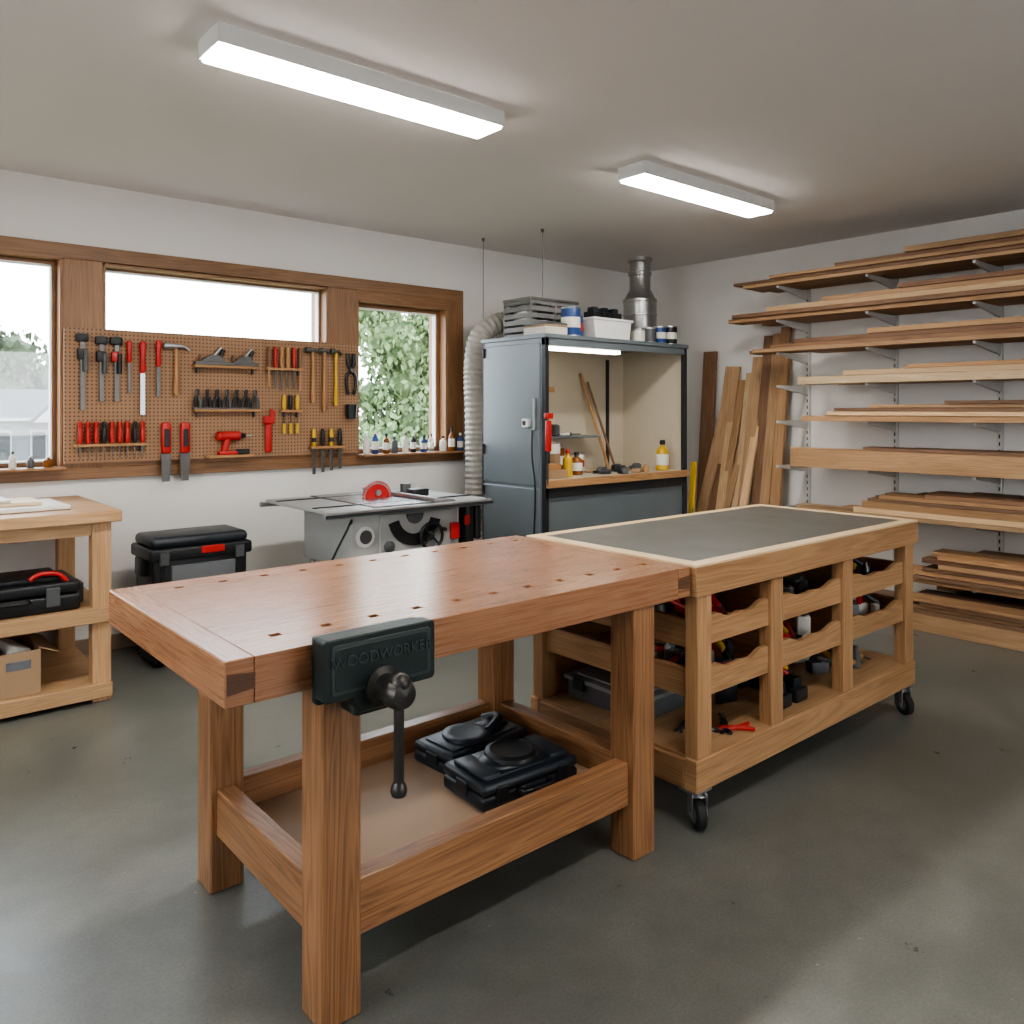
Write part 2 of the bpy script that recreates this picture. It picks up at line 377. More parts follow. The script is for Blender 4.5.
def tree(x, y, h, r, n=3500, lo_=0.2, s0=0.06, s1=0.13, lm=None, dm=None):
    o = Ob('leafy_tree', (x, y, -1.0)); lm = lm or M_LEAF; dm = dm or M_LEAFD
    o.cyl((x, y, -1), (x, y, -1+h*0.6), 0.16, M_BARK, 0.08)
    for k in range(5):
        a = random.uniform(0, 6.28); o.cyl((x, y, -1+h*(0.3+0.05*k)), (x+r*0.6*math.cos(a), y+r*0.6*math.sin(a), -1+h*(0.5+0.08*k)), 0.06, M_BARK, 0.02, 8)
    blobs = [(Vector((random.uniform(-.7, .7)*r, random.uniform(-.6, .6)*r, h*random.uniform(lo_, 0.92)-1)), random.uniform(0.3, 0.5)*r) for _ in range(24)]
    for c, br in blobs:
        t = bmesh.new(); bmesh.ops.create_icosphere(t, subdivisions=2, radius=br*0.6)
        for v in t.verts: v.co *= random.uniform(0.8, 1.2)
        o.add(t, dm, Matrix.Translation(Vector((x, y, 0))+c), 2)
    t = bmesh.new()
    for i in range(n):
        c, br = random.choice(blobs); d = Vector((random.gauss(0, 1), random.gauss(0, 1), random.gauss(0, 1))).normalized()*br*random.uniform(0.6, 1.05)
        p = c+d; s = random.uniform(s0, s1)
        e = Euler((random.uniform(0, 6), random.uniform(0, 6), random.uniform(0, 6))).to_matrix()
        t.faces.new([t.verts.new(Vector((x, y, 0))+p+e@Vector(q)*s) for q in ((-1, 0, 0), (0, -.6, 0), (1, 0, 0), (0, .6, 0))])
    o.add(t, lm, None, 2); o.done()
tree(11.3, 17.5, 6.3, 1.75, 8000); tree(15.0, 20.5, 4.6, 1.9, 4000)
tree(3.6, 33, 5.2, 2.2, 3000, s0=0.1, s1=0.2, lm=M_LEAFF, dm=M_LEAFF); tree(6.2, 35, 4.6, 2.4, 3000, s0=0.1, s1=0.2, lm=M_LEAFF, dm=M_LEAFF)
o = Ob('neighbour_house', (5.1, 24, -1))
x0, x1, y0, y1, zw, zr = 3.0, 7.2, 24, 28, 1.2, 2.0
o.box(x0, x1, y0, y1, -1, zw, M_SIDING, 0)
Mx = Matrix(((0, 1, 0, 0), (1, 0, 0, 0), (0, 0, 1, 0), (0, 0, 0, 1)))
o.prism([(y0-0.2, zw), (y1+0.2, zw), ((y0+y1)/2, zr)], x0-0.2, x1+0.2, M_ROOF, Mx)
o.prism([(4.0, zw-0.1), (5.2, zw-0.1), (4.6, zw+0.5)], y0-0.4, y0+1.2, M_ROOF); o.prism([(4.12, zw-0.1), (5.08, zw-0.1), (4.6, zw+0.4)], y0-0.42, y0-0.39, M_HTRIM)
for cx in (3.5, 4.3, 4.8, 5.9, 6.6):
    o.box(cx-0.2, cx+0.2, y0-0.05, y0, 0.1, 0.9, M_HTRIM, 0); o.box(cx-0.15, cx+0.15, y0-0.07, y0-0.04, 0.15, 0.85, M_CABDK, 0)
o.box(x0-0.1, x1+0.1, y0-0.24, y0-0.2, zw-0.06, zw+0.02, M_HTRIM, 0)
o.done()
o = Ob('garden_shed', (18.2, 26, -1))
o.box(17.4, 18.9, 26, 28, -1, 0.9, M_HTRIM, 0)
o.prism([(17.25, 0.9), (19.05, 0.9), (18.15, 1.55)], 25.85, 28.1, M_ROOF)
o.prism([(17.42, 0.85), (18.88, 0.85), (18.15, 1.42)], 25.8, 25.9, M_HTRIM)
o.box(17.9, 18.4, 25.97, 26, -1, 0.5, M_GREYP, 0); o.done()

# ------------------------------------------------------------------ ceiling lights
def fixture(x0, x1, y0, y1):
    o = Ob('ceiling_light', ((x0+x1)/2, (y0+y1)/2, CEIL))
    h = 0.068; z0 = CEIL-h
    o.box(x0, x1, y0, y0+0.008, z0, CEIL-0.001, M_WHITE, 0.001); o.box(x0, x1, y1-0.008, y1, z0, CEIL-0.001, M_WHITE, 0.001)
    o.box(x0, x0+0.010, y0+0.008, y1-0.008, z0, CEIL-0.001, M_WHITE, 0.001); o.box(x1-0.010, x1, y0+0.008, y1-0.008, z0, CEIL-0.001, M_WHITE, 0.001)
    o.box(x0+0.010, x1-0.010, y0+0.008, y1-0.008, z0-0.012, z0+0.015, M_LED, 0.004)
    o.done()
fixture(1.02, 2.29, 2.72, 2.91); fixture(3.30, 4.55, 2.77, 2.96)
fixture(1.02, 2.29, 0.2, 0.39); fixture(-1.0, 0.2, 2.72, 2.91)

# ------------------------------------------------------------------ workbench
TOP = 0.895; BB = 0.795
o = Ob('workbench', (1.45, 2.1, 0)); o.tv = 0.06
X0, X1, Y0, Y1 = 0.636, 2.212, 1.66, 2.55
for lx in (0.862, 1.935):
    for ly in (1.668, 2.36): o.box(lx, lx+0.102, ly, ly+0.102, 0, BB, M_BENCH, 0.004)
o.box(0.964, 1.935, 1.69, 1.745, 0.17, 0.305, M_BENCH); o.box(0.964, 1.935, 2.385, 2.44, 0.19, 0.305, M_BENCH)
o.box(0.88, 0.935, 1.77, 2.36, 0.17, 0.305, M_BENCH); o.box(1.96, 2.015, 1.77, 2.36, 0.17, 0.305, M_BENCH)
o.box(0.935, 1.96, 1.745, 2.385, 0.195, 0.213, M_MDF, 0.001)
o.box(X0, X0+0.065, Y0, Y1, BB, TOP, M_BTOP, 0.003, 1); o.box(X1-0.065, X1, Y0, Y1, BB, TOP, M_BTOP, 0.003, 1)
o.tv = 0.05
xa, xb = X0+0.065, X1-0.065
o.box(xa, xb, Y0, 1.776, BB, TOP, M_BTOP, 0.001, 0)
n = 8
for i in range(n):
    a = 1.80+(2.44-1.80)*i/n; b = 1.80+(2.44-1.80)*(i+1)/n
    o.box(xa, xb, a, b, 0.83, TOP, M_BTOP, 0.0004, 0)
o.box(xa, xb, 2.464, Y1, BB, TOP, M_BTOP, 0.001, 0)
for ya, yb in ((1.776, 1.80), (2.44, 2.464)):
    o.box(xa, xb, ya, yb, 0.80, 0.83, M_RUB_SHADE, 0)  # black strip below the dog holes, painted shade rather than a rubber part
    hx = [0.79+0.132*k for k in range(11)]; cur = xa
    for h in hx:
        o.box(cur, h, ya, yb, 0.83, TOP, M_BTOP, 0.0004, 0); cur = h+0.028
        o.box(h, h+0.028, ya, yb, 0.83, 0.884, M_RUB_SHADE, 0)  # black fill just under the top paints the shade inside each dog hole
    o.box(cur, xb, ya, yb, 0.83, TOP, M_BTOP, 0.0004, 0)
for x, d in ((X0+0.004, 1), (X1-0.004, -1)):
    p = [(x, 0.822), (x+d*0.062, 0.828), (x+d*0.062, 0.862), (x, 0.868)]
    o.prism(p, Y0-0.0012, Y0+0.01, M_DARKW)
o.done()

# vise
o = Ob('bench_vise', (0.97, 1.6, 0.8))
yv = Y0
o.box(0.83, 1.10, 1.628, yv-0.001, 0.765, 0.915, M_VISE, 0.006, seg=3)
def rr(x0, x1, z0, z1, r, n=5):
    pts = []
    for cx, cz, a in ((x1-r, z1-r, 0), (x0+r, z1-r, 90), (x0+r, z0+r, 180), (x1-r, z0+r, 270)):
        for k in range(n+1):
            t = math.radians(a+90*k/n); pts.append((cx+r*math.cos(t), cz+r*math.sin(t)))
    return pts
o.prism(rr(0.818, 1.108, 0.785, 0.922, 0.012), 1.572, 1.618, M_VISE, bev=0.003)
o.prism(rr(0.834, 1.092, 0.80, 0.909, 0.008), 1.568, 1.574, M_VISE2, bev=0.0015)
o.prism(rr(0.842, 1.084, 0.808, 0.901, 0.008), 1.5665, 1.569, M_VISE, bev=0.001)
o.box(0.90, 1.03, 1.585, 1.658, 0.735, 0.79, M_VISE, 0.01, seg=3)
o.prism([(0.87, 0.80), (1.05, 0.80), (1.01, 0.745), (0.91, 0.745)], 1.575, 1.62, M_VISE, bev=0.006)
for gx in (0.88, 1.04): o.cyl((gx, 1.60, 0.782), (gx, 1.80, 0.782), 0.010, M_VSTEEL)
Mt = Matrix.Translation((0.963, 1.566, 0.870))@Euler((math.radians(90), 0, 0)).to_matrix().to_4x4()
o.text('WOODWORKER', 0.034, Mt, M_VISE2, 0.0022)
vx, vz = 0.960, 0.80
o.lathe((vx, 1.575, vz), [(0.045, 0), (0.043, 0.012), (0.03, 0.02), (0.027, 0.045), (0.033, 0.05), (0.036, 0.06), (0.035, 0.085), (0.028, 0.1), (0.0, 0.105)], M_VSTEEL, (0, -1, 0), 28)
o.ball((vx, 1.495, vz+0.022), 0.024, M_VSTEEL)
o.cyl((vx, 1.50, vz+0.02), (vx, 1.50, 0.60), 0.0115, M_VSTEEL)
o.lathe((vx, 1.50, 0.572), [(0.006, 0), (0.016, 0.004), (0.019, 0.014), (0.017, 0.024), (0.012, 0.034)], M_VSTEEL)
o.done()

def case(x0, x1, y0, y1, z, h, rot, kind):
    cx, cy = (x0+x1)/2, (y0+y1)/2
    o = Ob('tool_case', (cx, cy, z)); w, d = x1-x0, y1-y0
    def bx(a, b, c, dd, e, f, m, bev=0.012, seg=3): o.box(cx+a, cx+b, cy+c, cy+dd, z+e, z+f, m, bev, seg=seg)
    bx(-w/2, w/2, -d/2, d/2, 0, h*0.48, M_BLACK2, 0.014)
    bx(-w/2, w/2, -d/2, d/2, h*0.5, h*0.85, M_BLACK2, 0.014)
    bx(-w/2+0.01, w/2-0.01, -d/2+0.01, d/2-0.01, h*0.4, h*0.6, M_BLACK, 0.003, 1)
    bx(-w/2+0.03, w/2-0.03, -d/2+0.03, d/2-0.03, h*0.83, h*0.92, M_BLACK2, 0.01)
    if kind == 0:
        o.lathe((cx-w*0.08, cy, z+h*0.9), [(0.085, 0), (0.083, 0.01), (0.07, 0.014), (0.05, 0.010), (0.0, 0.010)], M_BLACK2, seg=32)
        o.tube([(cx+w*0.1, cy-d*0.2, z+h*0.95), (cx+w*0.3, cy-d*0.1, z+h*1.15), (cx+w*0.36, cy+d*0.1, z+h*1.1), (cx+w*0.3, cy+d*0.3, z+h*0.9)], 0.018, M_BLACK2)
        bx(w*0.12, w*0.4, -d*0.16, d*0.18, h*0.9, h*1.05, M_BLACK2)
    else:
        o.ball((cx, cy, z+h*0.9), 0.11, M_BLACK2, (1.2, 0.72, 0.2))
        o.lathe((cx, cy, z+h*1.02), [(0.088, 0), (0.085, 0.012), (0.07, 0.018), (0.055, 0.012), (0.0, 0.012)], M_BLACK, seg=32)
        bx(-w/2+0.02, -w/2+0.09, -d*0.36, d*0.36, h*0.85, h*1.0, M_BLACK2)
        bx(w/2-0.09, w/2-0.02, -d*0.36, d*0.36, h*0.85, h*1.0, M_BLACK2)
    for s in (-0.32, 0.32): bx(w*s-0.022, w*s+0.022, -d/2-0.008, -d/2+0.01, h*0.2, h*0.75, M_BLACK, 0.004, 1)
    o.tube([(cx-0.06, cy-d/2, z+h*0.45), (cx-0.055, cy-d/2-0.028, z+h*0.45), (cx, cy-d/2-0.034, z+h*0.45), (cx+0.055, cy-d/2-0.028, z+h*0.45), (cx+0.06, cy-d/2, z+h*0.45)], 0.009, M_BLACK)
    for s in (-1, 1): o.box(cx+s*w/2-0.006, cx+s*w/2+0.006, cy-0.03, cy+0.03, z+h*0.25, z+h*0.7, M_BLACK, 0.003)
    ob = o.done(); ob.rotation_euler = (0, 0, math.radians(rot))
case(1.55, 1.91, 2.125, 2.335, 0.2145, 0.085, 4, 0); case(1.50, 1.88, 1.86, 2.09, 0.2145, 0.095, -3, 1)

# ------------------------------------------------------------------ rolling cart / assembly table
o = Ob('rolling_assembly_table', (3.08, 2.07, 0)); o.tv = 0.06
cx0, cx1, cy0, cy1 = 2.222, 3.945, 1.642, 2.50
o.box(cx0, cx1, cy0, cy0+0.03, 0.79, TOP-0.004, M_CART); o.box(cx0, cx1, cy1-0.03, cy1, 0.79, TOP-0.004, M_CART)
o.box(cx0, cx0+0.03, cy0+0.03, cy1-0.03, 0.79, TOP-0.004, M_CART); o.box(cx1-0.03, cx1, cy0+0.03, cy1-0.03, 0.79, TOP-0.004, M_CART)
o.box(cx0+0.03, cx1-0.03, cy0+0.03, cy1-0.03, 0.80, TOP-0.006, M_CART, 0)
bl, bf = 0.06, 0.055
o.box(cx0, cx1, cy0, cy0+bf, TOP-0.004, TOP+0.004, M_MAPLE, 0.001); o.box(cx0, cx1, cy1-bf, cy1, TOP-0.004, TOP+0.004, M_MAPLE, 0.001)
o.box(cx0, cx0+bl, cy0+bf, cy1-bf, TOP-0.004, TOP+0.004, M_MAPLE, 0.001); o.box(cx1-bl, cx1, cy0+bf, cy1-bf, TOP-0.004, TOP+0.004, M_MAPLE, 0.001)
o.box(cx0+bl, cx1-bl, cy0+bf, cy1-bf, TOP-0.005, TOP+0.0035, M_LAM, 0)
px = [(2.245, 2.325), (2.70, 2.78), (3.25, 3.33), (3.84, 3.92)]
fy = cy0+0.012
for a, b in px:
    o.box(a, b, fy, fy+0.055, 0.235, 0.79, M_CART); o.box(a, b, cy1-0.075, cy1-0.015, 0.235, 0.79, M_CART)
o.box(2.235, 3.93, fy-0.004, fy+0.05, 0.125, 0.235, M_CART); o.box(2.235, 3.93, cy1-0.062, cy1-0.01, 0.125, 0.235, M_CART)
o.box(2.235, 2.285, fy+0.05, cy1-0.062, 0.125, 0.225, M_CART); o.box(3.88, 3.93, fy+0.05, cy1-0.062, 0.125, 0.225, M_CART)
o.box(2.285, 3.88, fy+0.05, cy1-0.062, 0.195, 0.215, M_PINE, 0.001)
o.box(2.25, 3.915, fy+0.01, cy1-0.02, 0.213, 0.236, M_PINE, 0.001)
for xr in (2.262, 3.875):
    o.box(xr, xr+0.022, fy+0.055, cy1-0.075, 0.60, 0.70, M_CART); o.box(xr, xr+0.022, fy+0.055, cy1-0.075, 0.43, 0.53, M_CART)
for a, b in px[1:3]:
    o.box(a+0.03, a+0.05, fy+0.055, cy1-0.075, 0.42, 0.79, M_CART, 0.001)
def scallop(x0, x1, z0, z1, y, mat=M_CART):
    w = x1-x0; pts = [(x0, z0), (x1, z0), (x1, z1)]
    prof = [(0.0, 0), (0.08, 0.35), (0.16, 0.75), (0.24, 1), (0.4, 0.9), (0.5, 0.7), (0.6, 0.9), (0.76, 1), (0.84, 0.75), (0.92, 0.35), (1.0, 0)]
    for u, dd in prof: pts.append((x1-w*0.14-u*w*0.72, z1-0.022*dd))
    pts.append((x0, z1)); o.prism(pts, y, y+0.02, mat, bev=0.0015)
for k in range(3):
    a = px[k][1]; b = px[k+1][0]
    for z in (0.612, 0.435):
        scallop(a+0.003, b-0.003, z, z+0.10, fy+0.012)
        o.box(a, b, fy+0.032, cy1-0.09, z+0.004, z+0.016, M_PINE, 0.001)
        o.box(a, b, cy1-0.09, cy1-0.075, z, z+0.09, M_CART, 0.001)
o.box(2.325, 3.84, cy1-0.05, cy1-0.04, 0.235, 0.79, M_CART, 0.001)
for (x, y, r) in ((2.275, 1.685, -35), (3.85, 1.685, -25), (2.285, 2.44, -30), (3.86, 2.44, 10)):
    o.box(x-0.04, x+0.045, y-0.035, y+0.04, 0.119, 0.125, M_BRIGHT, 0.001)
    o.cyl((x, y, 0.105), (x, y, 0.12), 0.028, M_BRIGHT)
    c = math.cos(math.radians(r)); s_ = math.sin(math.radians(r)); ax = Vector((c, s_, 0)); fw = Vector((s_, -c, 0))
    w = Vector((x, y, 0.048))+fw*0.03
    o.cyl(w-ax*0.017, w+ax*0.017, 0.048, M_RUB_SHADE, seg=28, bev=0.006); o.cyl(w-ax*0.020, w+ax*0.020, 0.026, M_GREYP, seg=20)
    for sg in (-1, 1):
        o.rbox(w+ax*sg*0.025+Vector((0, 0, 0.03))-fw*0.012, (0.004, 0.05, 0.085), (0, 0, r), M_BRIGHT, 0.001)
    o.cyl(w-ax*0.03, w+ax*0.03, 0.008, M_BRIGHT, seg=10)
    o.rbox(Vector((x, y, 0.104)), (0.055, 0.06, 0.004), (0, 0, r), M_BRIGHT, 0.001)
o.done()

# cart contents
o = Ob('lidded_storage_bin', (2.46, 2.2, 0.237))
o.box(2.34, 2.60, 1.98, 2.38, 0.237, 0.315, M_GREYP, 0.015, seg=3); o.box(2.33, 2.61, 1.97, 2.39, 0.312, 0.33, M_GREYM, 0.006, seg=2)
o.box(2.37, 2.57, 2.01, 2.35, 0.328, 0.338, M_GREYM, 0.004, seg=2)
for y in (2.06, 2.30): o.box(2.322, 2.334, y-0.03, y+0.03, 0.285, 0.33, M_BLACK, 0.002)
o.done()
def pliers(name, c, rot, hm, open_=10, sc=1.0, vertical=False):
    o = Ob(name, c); 
    for s in (-1, 1):
        a = math.radians(open_*s)
        def P(x, y, z=0): return Vector(c)+Vector((x*math.cos(a)-y*math.sin(a), x*math.sin(a)+y*math.cos(a), z))*sc
        o.tube([P(0, 0, .008), P(-0.03, 0.014*s, .008), P(-0.08, 0.016*s, .008), P(-0.13, 0.006*s, .008)], 0.0075*sc, hm, 8)
        o.tube([P(0, 0, .008), P(0.025, -0.004*s, .008), P(0.055, -0.001*s, .008)], 0.006*sc, M_STEEL, 8)
    o.cyl(Vector(c)+Vector((0, 0, 0.0)), Vector(c)+Vector((0, 0, 0.016)), 0.011*sc, M_STEEL)
    ob = o.done(); ob.rotation_euler = rot; return ob
R = math.radians
pliers('pliers', (2.50, 1.76, 0.237), (0, 0, R(150)), M_RED, 14, 1.1)
pliers('pliers', (2.60, 1.80, 0.237), (0, 0, R(40)), M_BLACK, 10)
pliers('pliers', (2.43, 1.86, 0.237), (0, 0, R(200)), M_BLACK, 14)
def clutter(name, x0, x1, y0, y1, z, n, cols, hmax, stick=None):
    o = Ob(name, ((x0+x1)/2, (y0+y1)/2, z))
    for i in range(n):
        x = random.uniform(x0, x1); y = random.uniform(y0, y1); m = random.choice(cols); k = random.random()
        if k < 0.3:
            w, d, h = random.uniform(0.04, 0.08), random.uniform(0.04, 0.1), random.uniform(0.03, hmax)
            o.rbox((x, y, z+h/2), (w, d, h), (0, 0, random.uniform(0, 90)), m, 0.006, seg=2)
            o.rbox((x, y, z+h+0.003), (w*0.7, d*0.7, 0.008), (0, 0, 0), M_GREYP, 0.002)
        elif k < 0.5:
            r = random.uniform(0.018, 0.032); h = random.uniform(0.05, hmax)
            o.lathe((x, y, z), [(r, 0), (r, h*0.7), (r*0.5, h*0.85), (r*0.5, h)], m, seg=16)
        else:
            a = random.uniform(0, 3.14); L = random.uniform(0.05, 0.09); up_ = random.uniform(0.2, 0.9) if stick else 0.0
            d = Vector((math.cos(a), math.sin(a), up_)).normalized(); m = random.choice(stick) if stick else m
            c = Vector((x, y, z+0.014+(L*1.2*d.z)))
            o.cyl(c-d*L*0.2, c+d*L, 0.013, m, 0.010, 12, 0.003); o.cyl(c-d*L*0.2, c-d*L*1.2, 0.004, M_STEEL, seg=8)
    o.done()
ST = [M_RED, M_BLACK, M_YEL, M_TAN, M_RED, M_STEEL]
for k in range(3):
    a = px[k][1]+0.06; b = px[k+1][0]-0.06
    clutter('assorted_hand_tools', a, b, fy+0.09, fy+0.36, 0.629, 22, [M_BLACK, M_GREYP, M_GREYM, M_STEEL, M_BRIGHT, M_CARD], 0.10, ST)
    clutter('assorted_hand_tools', a, b, fy+0.09, fy+0.36, 0.452, 24, [M_BLACK, M_GREYP, M_PAPER, M_GREYM, M_TAN, M_RED], 0.11, ST)
clutter('assorted_hand_tools', 2.86, 3.2, fy+0.19, fy+0.5, 0.237, 22, [M_BLACK, M_RUB_SHADE, M_CARD, M_PAPER, M_GREYP], 0.13, ST)
clutter('assorted_hand_tools', 3.4, 3.78, fy+0.12, fy+0.45, 0.237, 26, [M_BLACK, M_PAPER, M_GREYP, M_BLUE, M_RED, M_CARD], 0.13, ST)
clutter('assorted_hand_tools', 2.68, 2.82, 1.92, 2.3, 0.237, 16, [M_PAPER, M_BLACK, M_CLEAR, M_CARD, M_PAPER], 0.18)
o = Ob('battery_charger', (2.94, 1.75, 0.237))
for x in (2.90, 3.02):
    o.box(x-0.045, x+0.045, 1.71, 1.79, 0.237, 0.29, M_BLACK, 0.008, seg=2); o.box(x-0.03, x+0.03, 1.73, 1.785, 0.288, 0.33, M_BLACK2, 0.006, seg=2)
o.done()

# ------------------------------------------------------------------ side workbench at left
o = Ob('side_workbench', (0.5, 4.7, 0)); o.tv = 0.07
sx0, sx1, sy0, sy1 = -0.6, 1.12, 4.24, 5.14
o.box(sx0, sx1, sy0, sy1, 0.875, 0.93, M_PINE, 0.004)
for x in (sx0+0.05, 0.995):
    for y in (sy0+0.04, sy1-0.12): o.box(x, x+0.085, y, y+0.075, 0, 0.875, M_PINE)
for z in (0.44, 0.075):
    o.box(sx0+0.05, 1.08, sy0+0.015, sy0+0.04, z-0.05, z+0.02, M_PINE); o.box(sx0+0.05, 1.08, sy0+0.04, sy1-0.04, z, z+0.02, M_PINE, 0.001)
o.box(sx0+0.05, 0.995, sy0+0.05, sy0+0.075, 0.81, 0.875, M_PINE); o.box(1.03, 1.055, sy0+0.115, sy1-0.12, 0.80, 0.875, M_PINE)
o.done()
o = Ob('planed_boards', (0.6, 4.6, 0.93)); o.tv = 0.04
o.rbox((0.50, 4.62, 0.942), (0.85, 0.42, 0.02), (0, 0, 2), M_PAPER); o.rbox((0.45, 4.66, 0.962), (0.75, 0.3, 0.018), (0, 0, -1), M_MAPLE)
o.rbox((0.37, 4.66, 0.978), (0.65, 0.25, 0.012), (0, 0, 1), M_PAPER)
o.done()
o = Ob('power_tool_case', (0.65, 4.5, 0.46))
o.box(0.35, 0.95, 4.30, 4.66, 0.461, 0.54, M_BLACK, 0.015, seg=3); o.box(0.35, 0.95, 4.30, 4.66, 0.545, 0.60, M_BLACK, 0.015, seg=3)
o.box(0.42, 0.88, 4.34, 4.62, 0.60, 0.625, M_BLACK, 0.008, seg=2)
for x in (0.47, 0.83): o.box(x-0.03, x+0.03, 4.285, 4.30, 0.49, 0.58, M_GREYP, 0.004)
o.tube([(0.74, 4.33, 0.62), (0.78, 4.33, 0.645), (0.86, 4.335, 0.635), (0.90, 4.34, 0.59), (0.93, 4.35, 0.56)], 0.011, M_RED)
o.tube([(0.57, 4.30, 0.53), (0.58, 4.27, 0.53), (0.65, 4.262, 0.53), (0.72, 4.27, 0.53), (0.73, 4.30, 0.53)], 0.01, M_BLACK)
o.box(0.952, 0.985, 4.40, 4.55, 0.47, 0.57, M_GREYP, 0.008, seg=2)
o.done()
o = Ob('cardboard_box', (0.55, 4.5, 0.095))
x0, x1, y0, y1, z0, z1 = 0.22, 0.78, 4.30, 4.68, 0.096, 0.30
o.box(x0, x1, y0, y0+0.006, z0, z1, M_CARD, 0); o.box(x0, x1, y1-0.006, y1, z0, z1, M_CARD, 0)
o.box(x0, x0+0.006, y0, y1, z0, z1, M_CARD, 0); o.box(x1-0.006, x1, y0, y1, z0, z1, M_CARD, 0); o.box(x0, x1, y0, y1, z0, z0+0.006, M_CARD, 0)
o.rbox((x1+0.035, (y0+y1)/2, z1-0.01), (0.09, 0.36, 0.004), (0, 25, 0), M_CARD, 0)
o.box(0.64, 0.74, y0-0.002, y0, 0.22, 0.26, M_LABEL, 0)
for k in range(4): o.rbox((0.35+0.11*k, 4.48, 0.27), (0.09, 0.25, 0.08), (0, 12*k-15, 10), random.choice([M_GREYP, M_BLACK, M_PAPER]), 0.01, seg=2)
o.done()

# ------------------------------------------------------------------ storage tote
o = Ob('storage_tote', (1.63, 4.72, 0))
x0, x1, y0, y1 = 1.355, 1.905, 4.58, 4.92
o.box(x0+0.02, x1-0.02, y0+0.018, y1-0.018, 0.02, 0.32, M_BLACK, 0.02, seg=3)
o.box(x0+0.012, x1-0.012, y0+0.008, y1-0.008, 0.30, 0.62, M_BLACK, 0.02, seg=3)
o.box(x0-0.01, x1+0.01, y0-0.012, y1+0.012, 0.59, 0.66, M_BLACK, 0.014, seg=3)
o.box(x0+0.005, x1-0.005, y0+0.003, y1-0.003, 0.655, 0.72, M_BLACK2, 0.03, seg=4)
for k in range(7):
    x = x0+0.06+k*(x1-x0-0.12)/6; o.box(x-0.012, x+0.012, y0+0.002, y0+0.03, 0.06, 0.56, M_BLACK, 0.004)
for s, x in ((-1, x0), (1, x1)): o.box(x-0.02, x+0.02, 4.68, 4.82, 0.50, 0.60, M_BLACK, 0.01, seg=2)
o.box(1.46, 1.82, y0-0.006, y0+0.02, 0.44, 0.56, M_LABEL, 0.005); o.box(1.62, 1.75, y0-0.018, y0, 0.615, 0.655, M_RED, 0.003)
for x in (1.42, 1.84): o.box(x-0.025, x+0.025, y0-0.022, y0, 0.57, 0.64, M_GREYP, 0.004)
for x in (x0+0.06, x1-0.06):
    for y in (y0+0.06, y1-0.06): o.cyl((x-0.02, y, 0.022), (x+0.02, y, 0.022), 0.022, M_RUB_SHADE)
o.done()

# ------------------------------------------------------------------ table saw
o = Ob('table_saw', (2.65, 4.4, 0))
o.box(2.09, 2.38, 3.98, 4.78, 0.845, 0.865, M_SAWBODY, 0.004); o.box(2.385, 2.96, 3.98, 4.78, 0.835, 0.87, M_IRON, 0.004); o.box(2.965, 3.20, 3.98, 4.78, 0.845, 0.865, M_SAWBODY, 0.004)
for y in (4.15, 4.62): o.box(2.09, 3.20, y-0.01, y+0.01, 0.8655, 0.8715, M_CABDK, 0)
o.box(2.06, 3.22, 3.945, 3.978, 0.825, 0.862, M_BRIGHT, 0.006); o.box(2.06, 3.22, 3.938, 3.946, 0.832, 0.848, M_CABDK, 0.001)
o.box(2.06, 3.22, 4.785, 4.81, 0.82, 0.85, M_BRIGHT, 0.004)
o.box(2.28, 3.04, 4.06, 4.66, 0.50, 0.835, M_SAWBODY, 0.02, seg=3)
o.box(2.46, 2.98, 4.045, 4.06, 0.53, 0.81, M_SAWBODY, 0.006)
o.lathe((2.37, 4.06, 0.69), [(0.06, 0), (0.06, 0.006), (0.05, 0.01), (0.0, 0.01)], M_WHITE, (0, -1, 0), 28)
o.lathe((2.37, 4.052, 0.69), [(0.04, 0), (0.04, 0.004), (0.0, 0.004)], M_GREYP, (0, -1, 0), 28)
def arc(cx, cz, r0, r1, a0, a1):
    p = [(cx+r1*math.cos(R(a0+(a1-a0)*k/12)), cz+r1*math.sin(R(a0+(a1-a0)*k/12))) for k in range(13)]
    p += [(cx+r0*math.cos(R(a0+(a1-a0)*k/12)), cz+r0*math.sin(R(a0+(a1-a0)*k/12))) for k in range(12, -1, -1)]
    return p
o.prism(arc(2.70, 0.80, 0.12, 0.19, 195, 345), 4.035, 4.046, M_BLACK)
o.prism(arc(2.70, 0.80, 0.001, 0.06, 180, 360), 4.035, 4.046, M_GREYP)
o.lathe((2.80, 4.046, 0.66), [(0.03, 0), (0.03, 0.02), (0.012, 0.03), (0.012, 0.05)], M_BLACK, (0, -1, 0))
for k in range(4):
    a = R(45+90*k); o.cyl((2.80, 4.01, 0.66), (2.80+0.075*math.cos(a), 4.01, 0.66+0.075*math.sin(a)), 0.007, M_BLACK, seg=8)
o.tube([(2.80+0.078*math.cos(R(a)), 4.008, 0.66+0.078*math.sin(R(a))) for a in range(0, 361, 20)], 0.010, M_BLACK, 10)
o.cyl((2.86, 4.00, 0.70), (2.86, 3.95, 0.70), 0.012, M_BLACK)
o.lathe((2.52, 4.046, 0.62), [(0.035, 0), (0.035, 0.015), (0.015, 0.02), (0.015, 0.035)], M_GREYP, (0, -1, 0))
o.box(2.96, 3.02, 4.02, 4.06, 0.62, 0.72, M_RED, 0.005); o.box(3.08, 3.14, 4.03, 4.12, 0.56, 0.82, M_BLACK, 0.01, seg=2); o.box(3.16, 3.20, 4.03, 4.14, 0.60, 0.82, M_BLACK, 0.008); o.box(3.06, 3.10, 4.02, 4.03, 0.70, 0.76, M_RED, 0.003)
